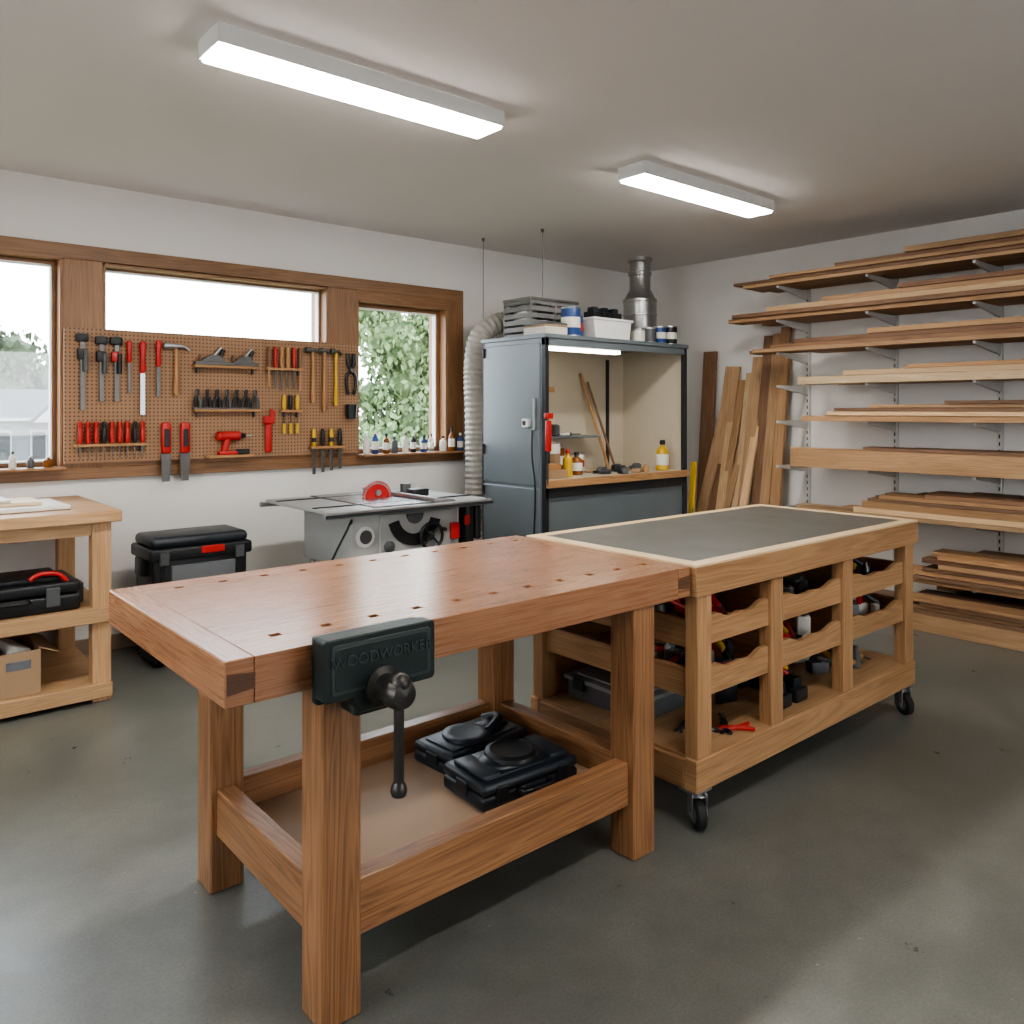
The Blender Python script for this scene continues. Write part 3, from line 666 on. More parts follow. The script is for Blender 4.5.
for x, dx in ((2.34, -0.12), (2.98, 0.12)):
    for y, dy in ((4.10, -0.06), (4.62, 0.06)):
        o.cyl((x, y, 0.52), (x+dx, y+dy, 0.0), 0.018, M_BRIGHT, seg=12)
    o.cyl((x+dx*0.6, 4.06, 0.2), (x+dx*0.6, 4.66, 0.2), 0.012, M_BRIGHT, seg=10)
o.lathe((2.66, 4.41, 0.865), [(0.0, 0), (0.10, 0.0), (0.10, 0.004), (0.0, 0.004)], M_BRIGHT, (0, -1, 0), 40)
o.lathe((2.66, 4.415, 0.865), [(0.0, 0), (0.088, 0.0), (0.088, 0.014), (0.0, 0.014)], M_RED, (0, -1, 0), 40)
for k in range(24):
    a = R(k*7.5+3); o.rbox((2.66+0.103*math.cos(a), 4.408, 0.865+0.103*math.sin(a)), (0.012, 0.005, 0.008), (0, -math.degrees(a), 0), M_RED, 0)
o.cyl((2.66, 4.40, 0.90), (2.66, 4.39, 0.90), 0.02, M_BRIGHT)
o.box(2.78, 2.81, 3.95, 4.80, 0.871, 0.895, M_BRIGHT, 0.004)
o.box(2.83, 2.95, 4.25, 4.33, 0.871, 0.92, M_BLACK, 0.01, seg=2)
o.cyl((2.90, 4.45, 0.87), (2.90, 4.45, 0.94), 0.035, M_GREYP)
o.tube([(2.30, 4.10, 0.75), (2.26, 4.02, 0.80), (2.20, 3.96, 0.76), (2.10, 3.95, 0.60), (1.98, 4.0, 0.3), (1.92, 4.1, 0.012), (1.7, 4.3, 0.01)], 0.006, M_RUB_SHADE, 8)
o.done()

# ------------------------------------------------------------------ steel cabinet booth
o = Ob('steel_tool_cabinet', (4.48, 4.3, 0))
kx0, kx1, ky0, ky1, kz = 3.71, 5.26, 3.98, 4.66, 1.94
cz = 0.94
o.box(kx0, kx0+0.02, ky0+0.03, ky1, 0.03, kz-0.03, M_CABST, 0.002)
o.box(kx0-0.008, kx0+0.002, ky0+0.05, ky1-0.02, 0.90, kz-0.06, M_CABST, 0.004); o.box(kx0-0.008, kx0+0.002, ky0+0.05, ky1-0.02, 0.06, 0.88, M_CABST, 0.004)
o.box(kx1-0.02, kx1, ky0+0.03, ky1, 0.03, kz-0.03, M_BEIGE, 0.002); o.box(kx0, kx1, ky1-0.02, ky1, 0.03, kz-0.03, M_BEIGE, 0.002)
o.box(kx1, kx1+0.004, ky0+0.03, ky1, 0.03, kz-0.03, M_CABST, 0)
o.box(kx0-0.01, kx1+0.01, ky0-0.01, ky1+0.01, kz-0.03, kz, M_CABST, 0.003); o.box(kx0, kx1, ky0, ky0+0.04, kz-0.08, kz-0.03, M_CABST, 0.003)
for x in (kx0, kx1-0.035): o.box(x, x+0.035, ky0, ky0+0.035, 0, kz-0.03, M_CABDK, 0.002)
o.box(kx0, kx0+0.03, ky1-0.03, ky1+0.002, 0, kz-0.03, M_CABDK, 0.002)
o.box(kx0+0.02, kx1-0.02, ky0-0.02, ky1-0.02, cz-0.02, cz-0.001, M_BEIGE, 0.002); o.box(kx0+0.005, kx1-0.005, ky0-0.025, ky0-0.001, cz-0.05, cz+0.004, M_CART, 0.003)
o.box(kx0+0.005, kx1-0.005, ky0, ky0+0.02, cz-0.12, cz-0.05, M_CABDK, 0.002)
o.box(kx0+0.02, kx1-0.02, ky0+0.01, ky1-0.02, 0.10, 0.12, M_CABST, 0.002); o.box(kx0+0.02, kx1-0.02, ky0+0.01, ky1-0.02, 0.50, 0.52, M_CABST, 0.002)
o.box(kx0+0.035, kx1-0.035, ky0+0.02, ky0+0.03, 0.12, cz-0.12, M_CABST, 0.002)
o.box(kx0+0.05, 4.52, ky0+0.05, ky0+0.11, kz-0.105, kz-0.082, M_LED2, 0)
o.box(kx0+0.05, 4.52, ky0+0.045, ky0+0.115, kz-0.082, kz-0.035, M_CABDK, 0)
o.box(kx0+0.02, 4.75, ky1-0.22, ky1-0.02, 1.20, 1.215, M_CABST, 0.002)
o.box(5.02, 5.04, ky1-0.045, ky1-0.02, cz, kz-0.1, M_CABDK, 0.001)
o.box(3.95, 4.35, ky1-0.10, ky1-0.02, 1.56, 1.60, M_TAN, 0.002)
o.box(kx0-0.03, kx0-0.008, 4.06, 4.08, 1.28, 1.50, M_BRIGHT, 0.004)
for z in (0.2, 0.8, 1.1, 1.8): o.cyl((kx0-0.014, ky1-0.03, z), (kx0-0.014, ky1-0.03, z+0.07), 0.01, M_CABDK, seg=10)
o.box(kx0-0.04, kx0-0.008, 4.12, 4.18, 1.30, 1.36, M_WHITE, 0.004); o.box(kx0-0.046, kx0-0.04, 4.135, 4.165, 1.315, 1.345, M_BLACK, 0.001)
o.tube([(kx0-0.012, 4.10, 1.28), (kx0-0.03, 4.08, 1.1), (kx0-0.03, 4.05, 0.9), (kx0-0.03, 4.06, 0.6), (kx0-0.03, 4.1, 0.2), (kx0-0.03, 4.1, 0.02)], 0.006, M_RUB_SHADE, 8)
o.done()
o = Ob('bar_clamp', (3.70, 3.96, 1.2))
o.box(3.700, 3.712, 3.948, 3.956, 0.92, 1.40, M_STEEL, 0.001); o.box(3.69, 3.73, 3.935, 3.965, 1.14, 1.35, M_RED, 0.008, seg=2); o.box(3.685, 3.74, 3.93, 3.97, 1.36, 1.40, M_RED, 0.006, seg=2)
o.cyl((3.705, 3.945, 1.06), (3.705, 3.945, 1.14), 0.011, M_BLACK); o.done()
o = Ob('spirit_level', (5.33, 4.0, 0)); o.rbox((5.36, 4.02, 0.50), (0.02, 0.05, 1.0), (0, 5, 0), M_YEL, 0.003); o.rbox((5.35, 3.995, 0.60), (0.012, 0.006, 0.05), (0, 5, 0), M_GREEN, 0.002); o.done()

def bottle(name, x, y, z, r, h, body, cap, label=None):
    o = Ob(name, (x, y, z))
    o.lathe((x, y, z), [(r*0.9, 0), (r, 0.006), (r, h*0.62), (r*0.85, h*0.7), (r*0.38, h*0.78), (r*0.36, h*0.86)], body, seg=20)
    o.lathe((x, y, z+h*0.85), [(r*0.45, 0), (r*0.45, h*0.12), (r*0.3, h*0.15)], cap, seg=16)
    if label: o.lathe((x, y, z+h*0.18), [(r*1.01, 0), (r*1.015, 0.001), (r*1.015, h*0.35), (r*1.01, h*0.352)], label, seg=20)
    o.done()
def can(name, x, y, z, r, h, body, lid, label=None):
    o = Ob(name, (x, y, z))
    o.lathe((x, y, z), [(r*0.98, 0), (r, 0.004), (r*0.98, 0.008), (r*0.98, h-0.008), (r, h-0.004), (r*0.98, h), (r*0.9, h), (r*0.88, h-0.005), (0, h-0.005)], lid, seg=28)
    o.lathe((x, y, z+0.01), [(r*0.985, 0), (r*0.99, 0.001), (r*0.99, h-0.024), (r*0.985, h-0.022)], body, seg=28)
    if label: o.lathe((x, y, z+h*0.3), [(r*0.995, 0), (r*0.998, 0.001), (r*0.998, h*0.35), (r*0.995, h*0.351)], label, seg=28)
    o.done()
bottle('glue_bottle', 4.06, 4.12, cz, 0.035, 0.20, M_YEL, M_RED); bottle('varnish_jar', 4.25, 4.22, cz, 0.045, 0.17, M_AMB, M_BLACK, M_PAPER)
can('stain_can', 4.14, 4.38, cz, 0.07, 0.24, M_PAPER, M_BRIGHT, M_CARD); can('stain_can', 4.42, 4.38, cz, 0.055, 0.15, M_PAPER, M_BRIGHT, M_RED); can('stain_can', 4.29, 4.46, cz, 0.05, 0.20, M_AMB, M_BRIGHT, M_PAPER)
bottle('spray_bottle', 5.10, 4.10, cz, 0.05, 0.24, M_YEL, M_BLACK, M_PAPER)
o = Ob('parts_box', (3.95, 4.15, cz)); o.box(3.80, 3.99, 4.05, 4.25, cz, cz+0.06, M_CARD, 0.002); o.box(3.83, 3.96, 4.08, 4.22, cz+0.06, cz+0.10, M_TAN, 0.003); o.done()
clutter('bench_oddments', 4.42, 4.95, 4.05, 4.26, cz, 14, [M_BLACK, M_CARD, M_GREYP, M_TAN], 0.06)
clutter('shelf_oddments', 4.2, 4.6, 4.50, 4.58, 1.216, 8, [M_BLACK, M_PAPER, M_GREYP, M_AMB], 0.10)
o = Ob('dowel_rods', (4.7, 4.5, cz)); o.cyl((4.84, 4.44, cz+0.005), (4.70, 4.62, 1.72), 0.012, M_TAN, seg=10); o.cyl((4.92, 4.44, cz+0.005), (4.78, 4.62, 1.65), 0.01, M_LUMD, seg=10); o.done()

# things on top of the cabinet
o = Ob('slatted_crate', (4.10, 4.47, kz)); x0, x1, y0, y1, z1 = 3.88, 4.36, 4.32, 4.62, kz+0.30
for k in range(6):
    z = kz+0.002+k*0.05
    o.box(x0, x1, y0, y0+0.008, z, z+0.036, M_GREYM, 0.002); o.box(x0, x1, y1-0.008, y1, z, z+0.036, M_GREYM, 0.002)
    o.box(x0, x0+0.008, y0, y1, z, z+0.036, M_GREYM, 0.002); o.box(x1-0.008, x1, y0, y1, z, z+0.036, M_GREYM, 0.002)
for x in (x0, (x0+x1)/2, x1-0.02):
    for y in (y0-0.003, y1-0.01): o.box(x, x+0.02, y, y+0.013, kz+0.001, z1, M_GREYM, 0.002)
o.box(x0-0.01, x1+0.01, y0-0.01, y0+0.012, z1-0.02, z1, M_GALV, 0.003); o.box(x0-0.01, x0+0.012, y0, y1, z1-0.02, z1, M_GALV, 0.003); o.box(x1-0.012, x1+0.01, y0, y1, z1-0.02, z1, M_GALV, 0.003)
o.box(x0+0.02, x1-0.02, y0+0.02, y1-0.02, kz+0.001, kz+0.012, M_GREYM, 0.002)
for k in range(4): o.rbox((x0+0.08+0.11*k, 4.47, kz+0.2), (0.09, 0.2, 0.16), (0, random.uniform(-10, 10), random.uniform(-15, 15)), random.choice([M_GREYM, M_CARD, M_GALV]), 0.008, seg=2)
o.done()
o = Ob('magazine_stack', (3.85, 4.13, kz)); o.tv = 0.1
for k in range(6): o.rbox((3.86, 4.14, kz+0.008+0.014*k), (0.2, 0.24, 0.012), (0, 0, random.uniform(-9, 9)), random.choice([M_PAPER, M_GREYP, M_CARD, M_PAPER]), 0.001)
o.done()
can('paint_can', 4.05, 4.08, kz, 0.07, 0.21, M_BLUE, M_BRIGHT, M_PAPER); can('paint_can', 4.17, 4.16, kz, 0.06, 0.17, M_BLUE, M_BRIGHT, M_RED)
o = Ob('plastic_tub', (4.42, 4.13, kz)); x0, x1 = 4.25, 4.66
o.prism([(x0+0.02, kz+0.001), (x1-0.02, kz+0.001), (x1, kz+0.14), (x0, kz+0.14)], 4.04, 4.24, M_WHITE, bev=0.006); o.box(x0-0.012, x1+0.012, 4.03, 4.25, kz+0.138, kz+0.158, M_WHITE, 0.005, seg=2); o.done()
o = Ob('drill_battery_set', (4.45, 4.14, kz+0.158))
for k in range(3): o.box(4.30+0.11*k, 4.39+0.11*k, 4.09, 4.2, kz+0.159, kz+0.21, M_BLACK, 0.01, seg=2); o.box(4.32+0.11*k, 4.37+0.11*k, 4.11, 4.18, kz+0.208, kz+0.245, M_BLACK2, 0.008, seg=2)
o.done()
dx, dy = 5.12, 4.35
o = Ob('dust_collector_duct', (dx, dy, kz))
o.lathe((dx, dy, kz), [(0.13, 0), (0.135, 0.02), (0.135, 0.36), (0.14, 0.365), (0.14, 0.385), (0.13, 0.39), (0.085, 0.47), (0.085, 0.58), (0.095, 0.585), (0.095, 0.61), (0.085, 0.615), (0.085, 0.69), (0.10, 0.70), (0.10, 0.73), (0.0, 0.73)], M_GALV, seg=36)
for z in (0.12, 0.25): o.lathe((dx, dy, kz+z), [(0.138, 0), (0.142, 0.004), (0.142, 0.014), (0.138, 0.018)], M_BRIGHT, seg=36)
o.done()
can('paint_can', 4.78, 4.08, kz, 0.055, 0.10, M_PAPER, M_BRIGHT); can('paint_can', 4.90, 4.07, kz, 0.055, 0.12, M_GREYP, M_BRIGHT)
can('solvent_tin', 5.03, 4.07, kz, 0.05, 0.14, M_BLUE, M_BRIGHT, M_PAPER); can('solvent_tin', 5.16, 4.07, kz, 0.055, 0.15, M_BLACK, M_BRIGHT, M_PAPER)

o = Ob('dust_extraction_hose', (3.8, 4.85, 0))
o.tube([(3.80, 4.86, 0.08), (3.80, 4.86, 0.7), (3.80, 4.86, 1.3), (3.79, 4.86, 1.75), (3.83, 4.84, 1.98), (3.95, 4.80, 2.08), (4.12, 4.78, 2.11), (4.35, 4.78, 2.09), (4.6, 4.78, 2.07), (4.85, 4.70, 2.08), (4.97, 4.57, 2.08)], 0.080, M_HOSE, 18, 0.06, 0.04)
o.done()
def wire(x, y, z1):
    o = Ob('suspension_cable', (x, y, z1)); o.cyl((x, y, z1), (x, y, CEIL), 0.003, M_GREYM, seg=6); o.lathe((x, y, CEIL-0.03), [(0.003, 0), (0.010, 0.012), (0.014, 0.029)], M_STEEL, seg=12); o.done()
wire(3.86, 4.84, 2.12); wire(3.99, 4.31, kz+0.30)

# ------------------------------------------------------------------ lumber rack
XR = XW-0.003
o = Ob('lumber_rack', (5.98, 2.2, 0))
ups = [3.34, 2.65, 1.96, 1.27, 0.58]
levels = [2.37, 2.11, 1.86, 1.61, 1.34, 1.00, 0.68, 0.28]
for y in ups:
    o.box(XR-0.03, XR, y-0.016, y+0.016, 0.15, 2.52, M_BRKT, 0.002)
    for k in range(46): o.box(XR-0.0315, XR-0.029, y-0.004, y+0.004, 0.18+k*0.05, 0.205+k*0.05, M_BLACK, 0)
    for z in levels:
        o.prism([(5.53, z-0.001), (XR-0.03, z-0.001), (XR-0.03, z-0.07), (XR-0.06, z-0.07), (5.53, z-0.018)], y-0.010, y+0.010, M_BRKT, bev=0.001)
o.done()
def stack(z, yl, rows, name='lumber_stack', xa=5.505, xb=5.95, yend=0.3, over=0.0):
    o = Ob(name, (5.72, 1.9, z)); o.tv = 0.22
    cur = z
    for (h, mats, dl, wr) in rows:
        x = xa-over*random.random()
        first = True
        while x < xb-0.05:
            w = random.uniform(*wr); w = min(w, xb-x)
            L = yl-dl-(0 if first else random.uniform(-0.12, 0.35)); hh = h if first else h*random.uniform(0.8, 1.0)
            o.box(x, x+w-0.003, yend-random.uniform(0, 0.2), L, cur, cur+hh, random.choice(mats) if not first else mats[0], 0.0015, 1)
            x += w; first = False
        cur += h+0.001
    return o.done()
wr = (0.1, 0.2)
stack(levels[0], 3.62, [(0.025, [M_LUM, M_LUMD], 0, wr), (0.022, [M_LUMD, M_LUM], -0.08, wr), (0.022, [M_LUM, M_LUMD], 0.25, wr), (0.03, [M_LUMD, M_LUM], 0.75, wr), (0.035, [M_LUM, M_LUMD], 1.25, wr)], over=0.05)
stack(levels[1], 3.76, [(0.030, [M_LUM, M_LUML], 0, wr), (0.030, [M_LUMD, M_LUM], 0.05, wr), (0.035, [M_LUML, M_LUM], 0.35, wr), (0.03, [M_LUM, M_LUMD], 0.8, wr), (0.03, [M_LUMD, M_LUM], 1.35, wr)], over=0.05)
stack(levels[2], 3.52, [(0.028, [M_LUM, M_LUMD], 0, wr), (0.028, [M_LUMD, M_LUM], 0.15, wr), (0.03, [M_LUMD, M_LUM], 0.35, wr), (0.035, [M_LUM, M_LUMD], 0.9, wr)], over=0.04)
stack(levels[3], 3.16, [(0.055, [M_LUML, M_LUM], 0, wr), (0.035, [M_LUML, M_LUM], 0.35, wr), (0.025, [M_LUM, M_LUM], 0.8, wr)])
stack(levels[4], 3.02, [(0.040, [M_LUM, M_LUML], -0.1, wr), (0.028, [M_LUML, M_LUM], 0.1, wr), (0.025, [M_LUMD, M_LUM], 0.15, wr), (0.022, [M_LUM, M_LUMD], 0.4, wr), (0.022, [M_LUMD, M_LUMD], 0.9, wr)], over=0.03)
stack(levels[5], 3.22, [(0.135, [M_LUM, M_LUML], 0, (0.05, 0.09)), (0.022, [M_LUMD, M_LUM], 0.6, wr)])
stack(levels[6], 3.14, [(0.028, [M_LUM, M_LUML], 0, wr), (0.035, [M_LUML, M_LUM], 0.42, wr), (0.045, [M_LUM, M_LUML], 0.48, wr), (0.022, [M_LUMD, M_LUM], 0.52, wr), (0.025, [M_LUM, M_LUMD], 0.6, wr), (0.025, [M_LUMD, M_LUMD], 0.9, wr)], over=0.03)
stack(levels[7], 2.36, [(0.03, [M_LUM, M_LUMD], 0, wr), (0.022, [M_LUMD, M_LUM], 0.05, wr), (0.028, [M_LUM, M_LUMD], -0.04, wr), (0.025, [M_LUMD, M_LUM], 0.1, wr), (0.03, [M_LUM, M_LUMD], 0.2, wr), (0.03, [M_LUMD, M_LUM], 0.1, wr), (0.03, [M_LUM, M_LUMD], 0.2, wr)], over=0.05)
stack(0.001, 2.34, [(0.11, [M_LUM, M_LUML], -0.1, wr), (0.025, [M_LUMD, M_LUM], 0.05, wr), (0.025, [M_LUM, M_LUMD], 0.02, wr), (0.025, [M_LUMD, M_LUM], 0.12, wr), (0.02, [M_LUM, M_LUMD], 0.0, wr)], xa=5.38, over=0.06)

o = Ob('leaning_lumber', (5.7, 3.8, 0)); o.tv = 0.2
def lean(yc, w, h, xb, mat, t=0.025, ty=0.0):
    xt = 5.955; L = math.sqrt(h*h+(xt-xb)**2)
    a = math.degrees(math.atan2(xt-xb, h))
    o.rbox(((xb+xt)/2-t/2, yc, h/2+0.012), (t, w, L), (ty, a, 0), mat, 0.002, 2)
lean(4.24, 0.13, 1.92, 5.80, M_LUMD, 0.03); lean(4.04, 0.14, 1.78, 5.64, M_LUM, ty=2); lean(3.95, 0.08, 1.60, 5.50, M_LUML, ty=-3)
lean(4.12, 0.10, 1.45, 5.50, M_LUM, ty=3); lean(4.02, 0.09, 1.35, 5.46, M_LUMD, ty=2); lean(3.86, 0.06, 1.5, 5.46, M_LUM, ty=4); lean(3.92, 0.07, 1.66, 5.52, M_LUM, ty=1); lean(3.82, 0.05, 1.72, 5.55, M_LUML, ty=-2); lean(3.76, 0.10, 1.85, 5.60, M_LUM); lean(3.72, 0.06, 1.62, 5.48, M_LUML)
lean(3.66, 0.09, 2.02, 5.68, M_LUMD); lean(3.58, 0.08, 2.03, 5.66, M_LUM); lean(3.50, 0.08, 2.08, 5.72, M_LUM, 0.04)
o.done()

# ------------------------------------------------------------------ pegboard and tools
YP = 5.095
o = Ob('pegboard', (1.98, YP, 1.5))
o.box(1.04, 2.92, YP, YP+0.008, 1.115, 1.89, M_PEG, 0, grain=0)
for z in (1.115, 1.875): o.box(1.04, 2.92, YP+0.008, YP+0.034, z, z+0.015, M_TRIM, 0)
for x in (1.04, 2.905): o.box(x, x+0.015, YP+0.008, YP+0.034, 1.13, 1.875, M_TRIM, 0)
o.done()
yf = YP-0.001
def chisel(name, x, zt, lh, lb, hm, bm_=M_BRIGHT, w=0.016, hr=0.015):
    o = Ob(name, (x, yf-0.02, zt))
    o.lathe((x, yf-hr*1.25, zt-lh), [(hr*0.6, 0), (hr, lh*0.12), (hr*0.8, lh*0.5), (hr*1.15, lh*0.85), (hr*0.7, lh)], hm, seg=14)
    o.box(x-w/2, x+w/2, yf-hr-0.006, yf-hr+0.0, zt-lh-lb, zt-lh, bm_, 0.001)
    o.box(x-0.006, x+0.006, yf-hr, yf, zt-lh-0.012, zt-lh-0.004, M_STEEL, 0.001)
    o.done()
def barclamp(x, zt, L, hm):
    o = Ob('bar_clamp', (x, yf, zt))
    o.box(x-0.013, x+0.013, yf-0.02, yf-0.012, zt-L, zt, M_STEEL, 0.001)
    o.box(x-0.035, x+0.03, yf-0.03, yf-0.001, zt-0.05, zt-0.005, M_BLACK, 0.006, seg=2)
    o.box(x-0.03, x+0.02, yf-0.035, yf-0.005, zt-0.15, zt-0.09, hm, 0.006, seg=2)
    o.cyl((x+0.012, yf-0.035, zt-0.22), (x+0.012, yf-0.035, zt-0.10), 0.013, M_BLACK if hm is M_RED else M_GREYP, seg=12)
    o.done()
barclamp(1.13, 1.86, 0.44, M_BLACK); barclamp(1.23, 1.85, 0.38, M_BLACK); barclamp(1.31, 1.85, 0.38, M_RED)
chisel('file', 1.378, 1.83, 0.13, 0.18, M_RED, M_STEEL)
chisel('paring_chisel', 1.452, 1.83, 0.19, 0.25, M_RED, M_BRIGHT, 0.028, 0.019); chisel('paring_chisel', 1.542, 1.84, 0.16, 0.18, M_RED, M_STEEL, 0.022, 0.017)
def hammer(name, x, zt, L, headw, hm=M_TAN, head=M_STEEL):
    o = Ob(name, (x, yf, zt)); y = yf-0.022
    o.lathe((x, y, zt-L), [(0.012, 0), (0.016, 0.02), (0.013, L*0.4), (0.010, L*0.75), (0.011, L)], hm, seg=12)
    o.cyl((x-headw/2, y, zt-0.02), (x-headw*0.1, y, zt-0.02), 0.020, head, seg=16, bev=0.003); o.cyl((x-headw*0.15, y, zt-0.02), (x+headw*0.2, y, zt-0.02), 0.015, head, seg=12)
    o.tube([(x+headw*0.15, y, zt-0.02), (x+headw*0.35, y, zt-0.024), (x+headw*0.52, y, zt-0.045)], 0.009, head, 8)
    o.done()
hammer('claw_hammer', 1.645, 1.83, 0.32, 0.15, M_TAN, M_BRIGHT)
def ledge(o, x0, x1, z, d=0.07):
    o.box(x0, x1, yf-d, yf, z-0.016, z, M_TAN, 0.002)
    for x in (x0+0.03, x1-0.03): o.prism([(x-0.004, z-0.016), (x+0.004, z-0.016), (x+0.004, z-0.05), (x-0.004, z-0.05)], yf-0.03, yf, M_STEEL)
def handplane(x, z, L, body=M_STEEL):
    o = Ob('hand_plane', (x, yf-0.035, z)); y0, y1 = yf-0.06, yf-0.008; z += 0.001
    o.box(x-L/2, x+L/2, y0, y1, z, z+0.022, body, 0.002)
    o.prism([(x-L/2+0.02, z+0.014), (x+L/2-0.02, z+0.014), (x+L*0.2, z+0.06), (x-L*0.05, z+0.065), (x-L*0.3, z+0.030)], y0+0.004, y1-0.004, body)
    o.rbox((x+0.02, (y0+y1)/2, z+0.075), (0.012, 0.035, 0.10), (0, 40, 0), M_BRIGHT, 0.001)
    o.lathe((x-L*0.33, (y0+y1)/2, z+0.014), [(0.012, 0), (0.008, 0.015), (0.015, 0.035), (0.012, 0.05), (0, 0.054)], M_LUMD, seg=14)
    o.tube([(x+L*0.28, (y0+y1)/2, z+0.012), (x+L*0.26, (y0+y1)/2, z+0.06), (x+L*0.33, (y0+y1)/2, z+0.10)], 0.013, M_BLACK, 10)
    o.done()
o = Ob('tool_ledge', (1.95, yf, 1.7)); ledge(o, 1.745, 2.16, 1.70); o.done(); handplane(1.86, 1.70, 0.22); handplane(2.06, 1.70, 0.19)
o = Ob('spokeshave_set', (1.95, yf, 1.43)); ledge(o, 1.745, 2.17, 1.425, 0.06)
for k in range(7):
    x = 1.77+k*0.062; o.tube([(x-0.02, yf-0.03, 1.435), (x-0.014, yf-0.03, 1.48), (x, yf-0.03, 1.51), (x+0.003, yf-0.03, 1.55)], 0.010, M_BLACK, 8)
    o.tube([(x+0.022, yf-0.03, 1.435), (x+0.016, yf-0.03, 1.48), (x, yf-0.03, 1.51), (x-0.003, yf-0.03, 1.545)], 0.010, M_BLACK if k % 3 else M_GREYP, 8)
o.box(1.74, 2.16, yf-0.05, yf-0.012, 1.425, 1.437, M_STEEL, 0.002)
o.done()
o = Ob('chisel_set', (2.36, yf, 1.7)); ledge(o, 2.22, 2.48, 1.70, 0.045)
for k in range(6):
    x = 2.24+k*0.044; hm = [M_LUMD, M_RED, M_TAN, M_TAN, M_RED, M_LUMD][k]
    o.lathe((x, yf-0.024, 1.70), [(0.010, 0), (0.014, 0.03), (0.012, 0.08), (0.015, 0.12), (0.009, 0.14)], hm, seg=12)
    o.box(x-0.007, x+0.007, yf-0.026, yf-0.021, 1.57-0.01*(k % 3), 1.70, M_TAN if k in (0, 5) else M_STEEL, 0.001)
o.done()
hammer('claw_hammer', 2.555, 1.85, 0.38, 0.11); hammer('claw_hammer', 2.64, 1.85, 0.44, 0.085); hammer('ball_peen_hammer', 2.73, 1.85, 0.40, 0.085, M_YEL)
o = Ob('tin_snips', (2.85, yf, 1.8))
for s in (-1, 1):
    o.tube([(2.85, yf-0.02, 1.70), (2.85+s*0.035, yf-0.02, 1.66), (2.85+s*0.035, yf-0.02, 1.58), (2.85+s*0.02, yf-0.02, 1.53)], 0.012, M_BLACK, 8)
    o.tube([(2.85, yf-0.02, 1.70), (2.85+s*0.02, yf-0.02, 1.74), (2.85+s*0.025, yf-0.02, 1.82)], 0.014, M_BLACK, 8)
o.cyl((2.85, yf-0.035, 1.70), (2.85, yf, 1.70), 0.015, M_STEEL, seg=12); o.done()
o = Ob('mesh_cup', (2.84, yf-0.045, 1.35)); o.lathe((2.84, yf-0.041, 1.36), [(0.035, 0), (0.04, 0.10), (0.034, 0.10), (0.03, 0.01), (0, 0.01)], M_BLACK, seg=18); o.done()
o = Ob('screwdriver_set', (1.28, yf, 1.22)); ledge(o, 1.085, 1.475, 1.225, 0.05)
for k in range(9):
    x = 1.115+k*0.042; o.lathe((x, yf-0.026, 1.226), [(0.009, 0), (0.014, 0.02), (0.014, 0.08), (0.010, 0.09), (0.014, 0.10), (0.012, 0.125), (0, 0.13)], M_RED if k % 4 != 3 else M_BLACK, seg=12)
    o.cyl((x, yf-0.026, 1.226), (x, yf-0.026, 1.14), 0.0035, M_STEEL, seg=6)
o.done()
def padsaw(x, zt):
    o = Ob('pull_saw', (x, yf, zt)); o.box(x-0.028, x+0.028, yf-0.036, yf-0.004, zt-0.19, zt, M_RED, 0.012, seg=3); o.box(x-0.016, x+0.016, yf-0.04, yf-0.03, zt-0.15, zt-0.04, M_BLACK, 0.005)
    o.prism([(x-0.03, zt-0.19), (x+0.03, zt-0.19), (x+0.022, zt-0.36), (x-0.022, zt-0.36)], yf-0.02, yf-0.016, M_STEEL); o.done()
padsaw(1.587, 1.345); padsaw(1.70, 1.345)
o = Ob('cordless_drill', (1.95, yf, 1.2))
o.prism([(1.83, 1.12), (2.12, 1.12), (2.12, 1.135), (1.83, 1.135)], yf-0.07, yf, M_TAN)
o.box(1.90, 2.02, yf-0.055, yf-0.005, 1.135, 1.16, M_RED, 0.006, seg=2)
o.rbox((1.95, yf-0.03, 1.205), (0.04, 0.042, 0.11), (0, 15, 0), M_RED, 0.012, seg=3)
o.cyl((1.89, yf-0.03, 1.255), (2.04, yf-0.03, 1.255), 0.030, M_RED, seg=16, bev=0.006); o.cyl((2.04, yf-0.03, 1.255), (2.075, yf-0.03, 1.255), 0.02, M_BLACK, 0.012, 14)
o.cyl((2.075, yf-0.03, 1.255), (2.12, yf-0.03, 1.255), 0.004, M_BRIGHT, seg=8); o.box(2.02, 2.10, yf-0.05, yf-0.01, 1.136, 1.17, M_BLACK, 0.004); o.done()
o = Ob('pipe_wrench', (2.235, yf, 1.3)); o.box(2.215, 2.26, yf-0.03, yf-0.005, 1.14, 1.33, M_RED, 0.012, seg=3); o.prism([(2.20, 1.33), (2.275, 1.33), (2.285, 1.41), (2.25, 1.43), (2.25, 1.38), (2.205, 1.38)], yf-0.03, yf-0.006, M_RED, bev=0.004); o.done()
o = Ob('nut_driver_set', (2.4, yf, 1.42)); ledge(o, 2.32, 2.47, 1.42, 0.04)
for k in range(3):
    x = 2.345+0.047*k; o.lathe((x, yf-0.022, 1.421), [(0.008, 0), (0.013, 0.02), (0.013, 0.08), (0.008, 0.1)], [M_YEL, M_BLACK, M_YEL][k], seg=12); o.cyl((x, yf-0.022, 1.30), (x, yf-0.022, 1.42), 0.004, M_STEEL, seg=6); o.box(x-0.010, x+0.010, yf-0.03, yf-0.012, 1.26, 1.33, M_YEL, 0.004)
o.done()
o = Ob('pry_tool_set', (2.66, yf, 1.17)); ledge(o, 2.53, 2.79, 1.17, 0.05)
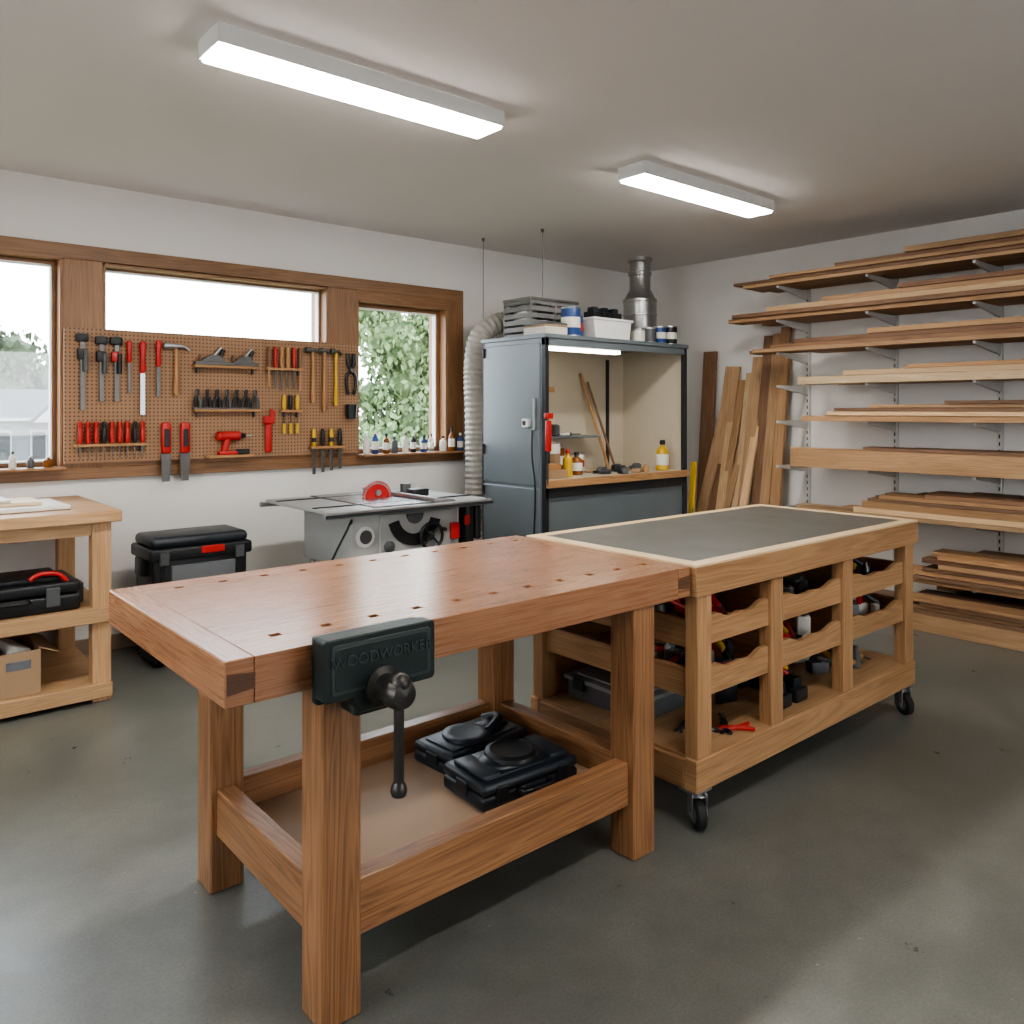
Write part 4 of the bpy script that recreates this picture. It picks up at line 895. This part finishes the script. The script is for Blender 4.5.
for k in range(4):
    x = 2.56+0.066*k; o.lathe((x, yf-0.026, 1.171), [(0.011, 0), (0.016, 0.02), (0.014, 0.09), (0.010, 0.12)], M_YEL if k % 2 == 0 else M_BLACK, seg=12); o.cyl((x, yf-0.026, 1.20), (x, yf-0.026, 1.23), 0.0172, M_BLACK, seg=12)
    o.box(x-0.012, x+0.012, yf-0.03, yf-0.022, 0.98+0.01*k, 1.17, M_STEEL, 0.002)
o.done()
cols = [M_PAPER, M_BLUE, M_AMB, M_GREYP, M_PAPER, M_BLACK, M_BLUE, M_CLEAR, M_PAPER, M_AMB, M_BLUE]
for k in range(11):
    bottle('finish_bottle', 2.99+k*0.083, 5.08 if k > 7 else 5.10+0.02*(k % 2), 1.101, random.uniform(0.018, 0.028), random.uniform(0.10, 0.18), cols[k], random.choice([M_BLACK, M_WHITE, M_GREYP]), random.choice([None, M_PAPER, M_PAPER]))
for k in range(5):
    bottle('finish_bottle', 0.62+k*0.085, 5.10, 1.101, random.uniform(0.016, 0.024), random.uniform(0.06, 0.10), [M_AMB, M_BLACK, M_PAPER, M_GREYP, M_AMB][k], random.choice([M_BLACK, M_WHITE, M_GREYP]))

# ------------------------------------------------------------------ world
w = bpy.data.worlds.new('sky'); scene.world = w; w.use_nodes = True
nt = w.node_tree; bg = nt.nodes['Background']
tc = nt.nodes.new('ShaderNodeTexCoord'); sp = nt.nodes.new('ShaderNodeSeparateXYZ'); rp = nt.nodes.new('ShaderNodeValToRGB')
nt.links.new(tc.outputs['Generated'], sp.inputs[0]); nt.links.new(sp.outputs['Z'], rp.inputs['Fac'])
rp.color_ramp.elements[0].color = (0.96, 0.98, 1.0, 1); rp.color_ramp.elements[1].color = (0.66, 0.83, 1.0, 1)
nt.links.new(rp.outputs['Color'], bg.inputs['Color']); bg.inputs['Strength'].default_value = 7.0

# ------------------------------------------------------------------ camera
cd = bpy.data.cameras.new('camera'); cam = bpy.data.objects.new('camera', cd); scene.collection.objects.link(cam)
cam.location = (0, 0, 1.42); cam.rotation_euler = (math.radians(90), 0, -math.atan2(0.651, 0.759))
cd.sensor_width = 36; cd.lens = 805*36/1024; cd.shift_y = -102/1024; cd.clip_start = 0.05
scene.camera = cam
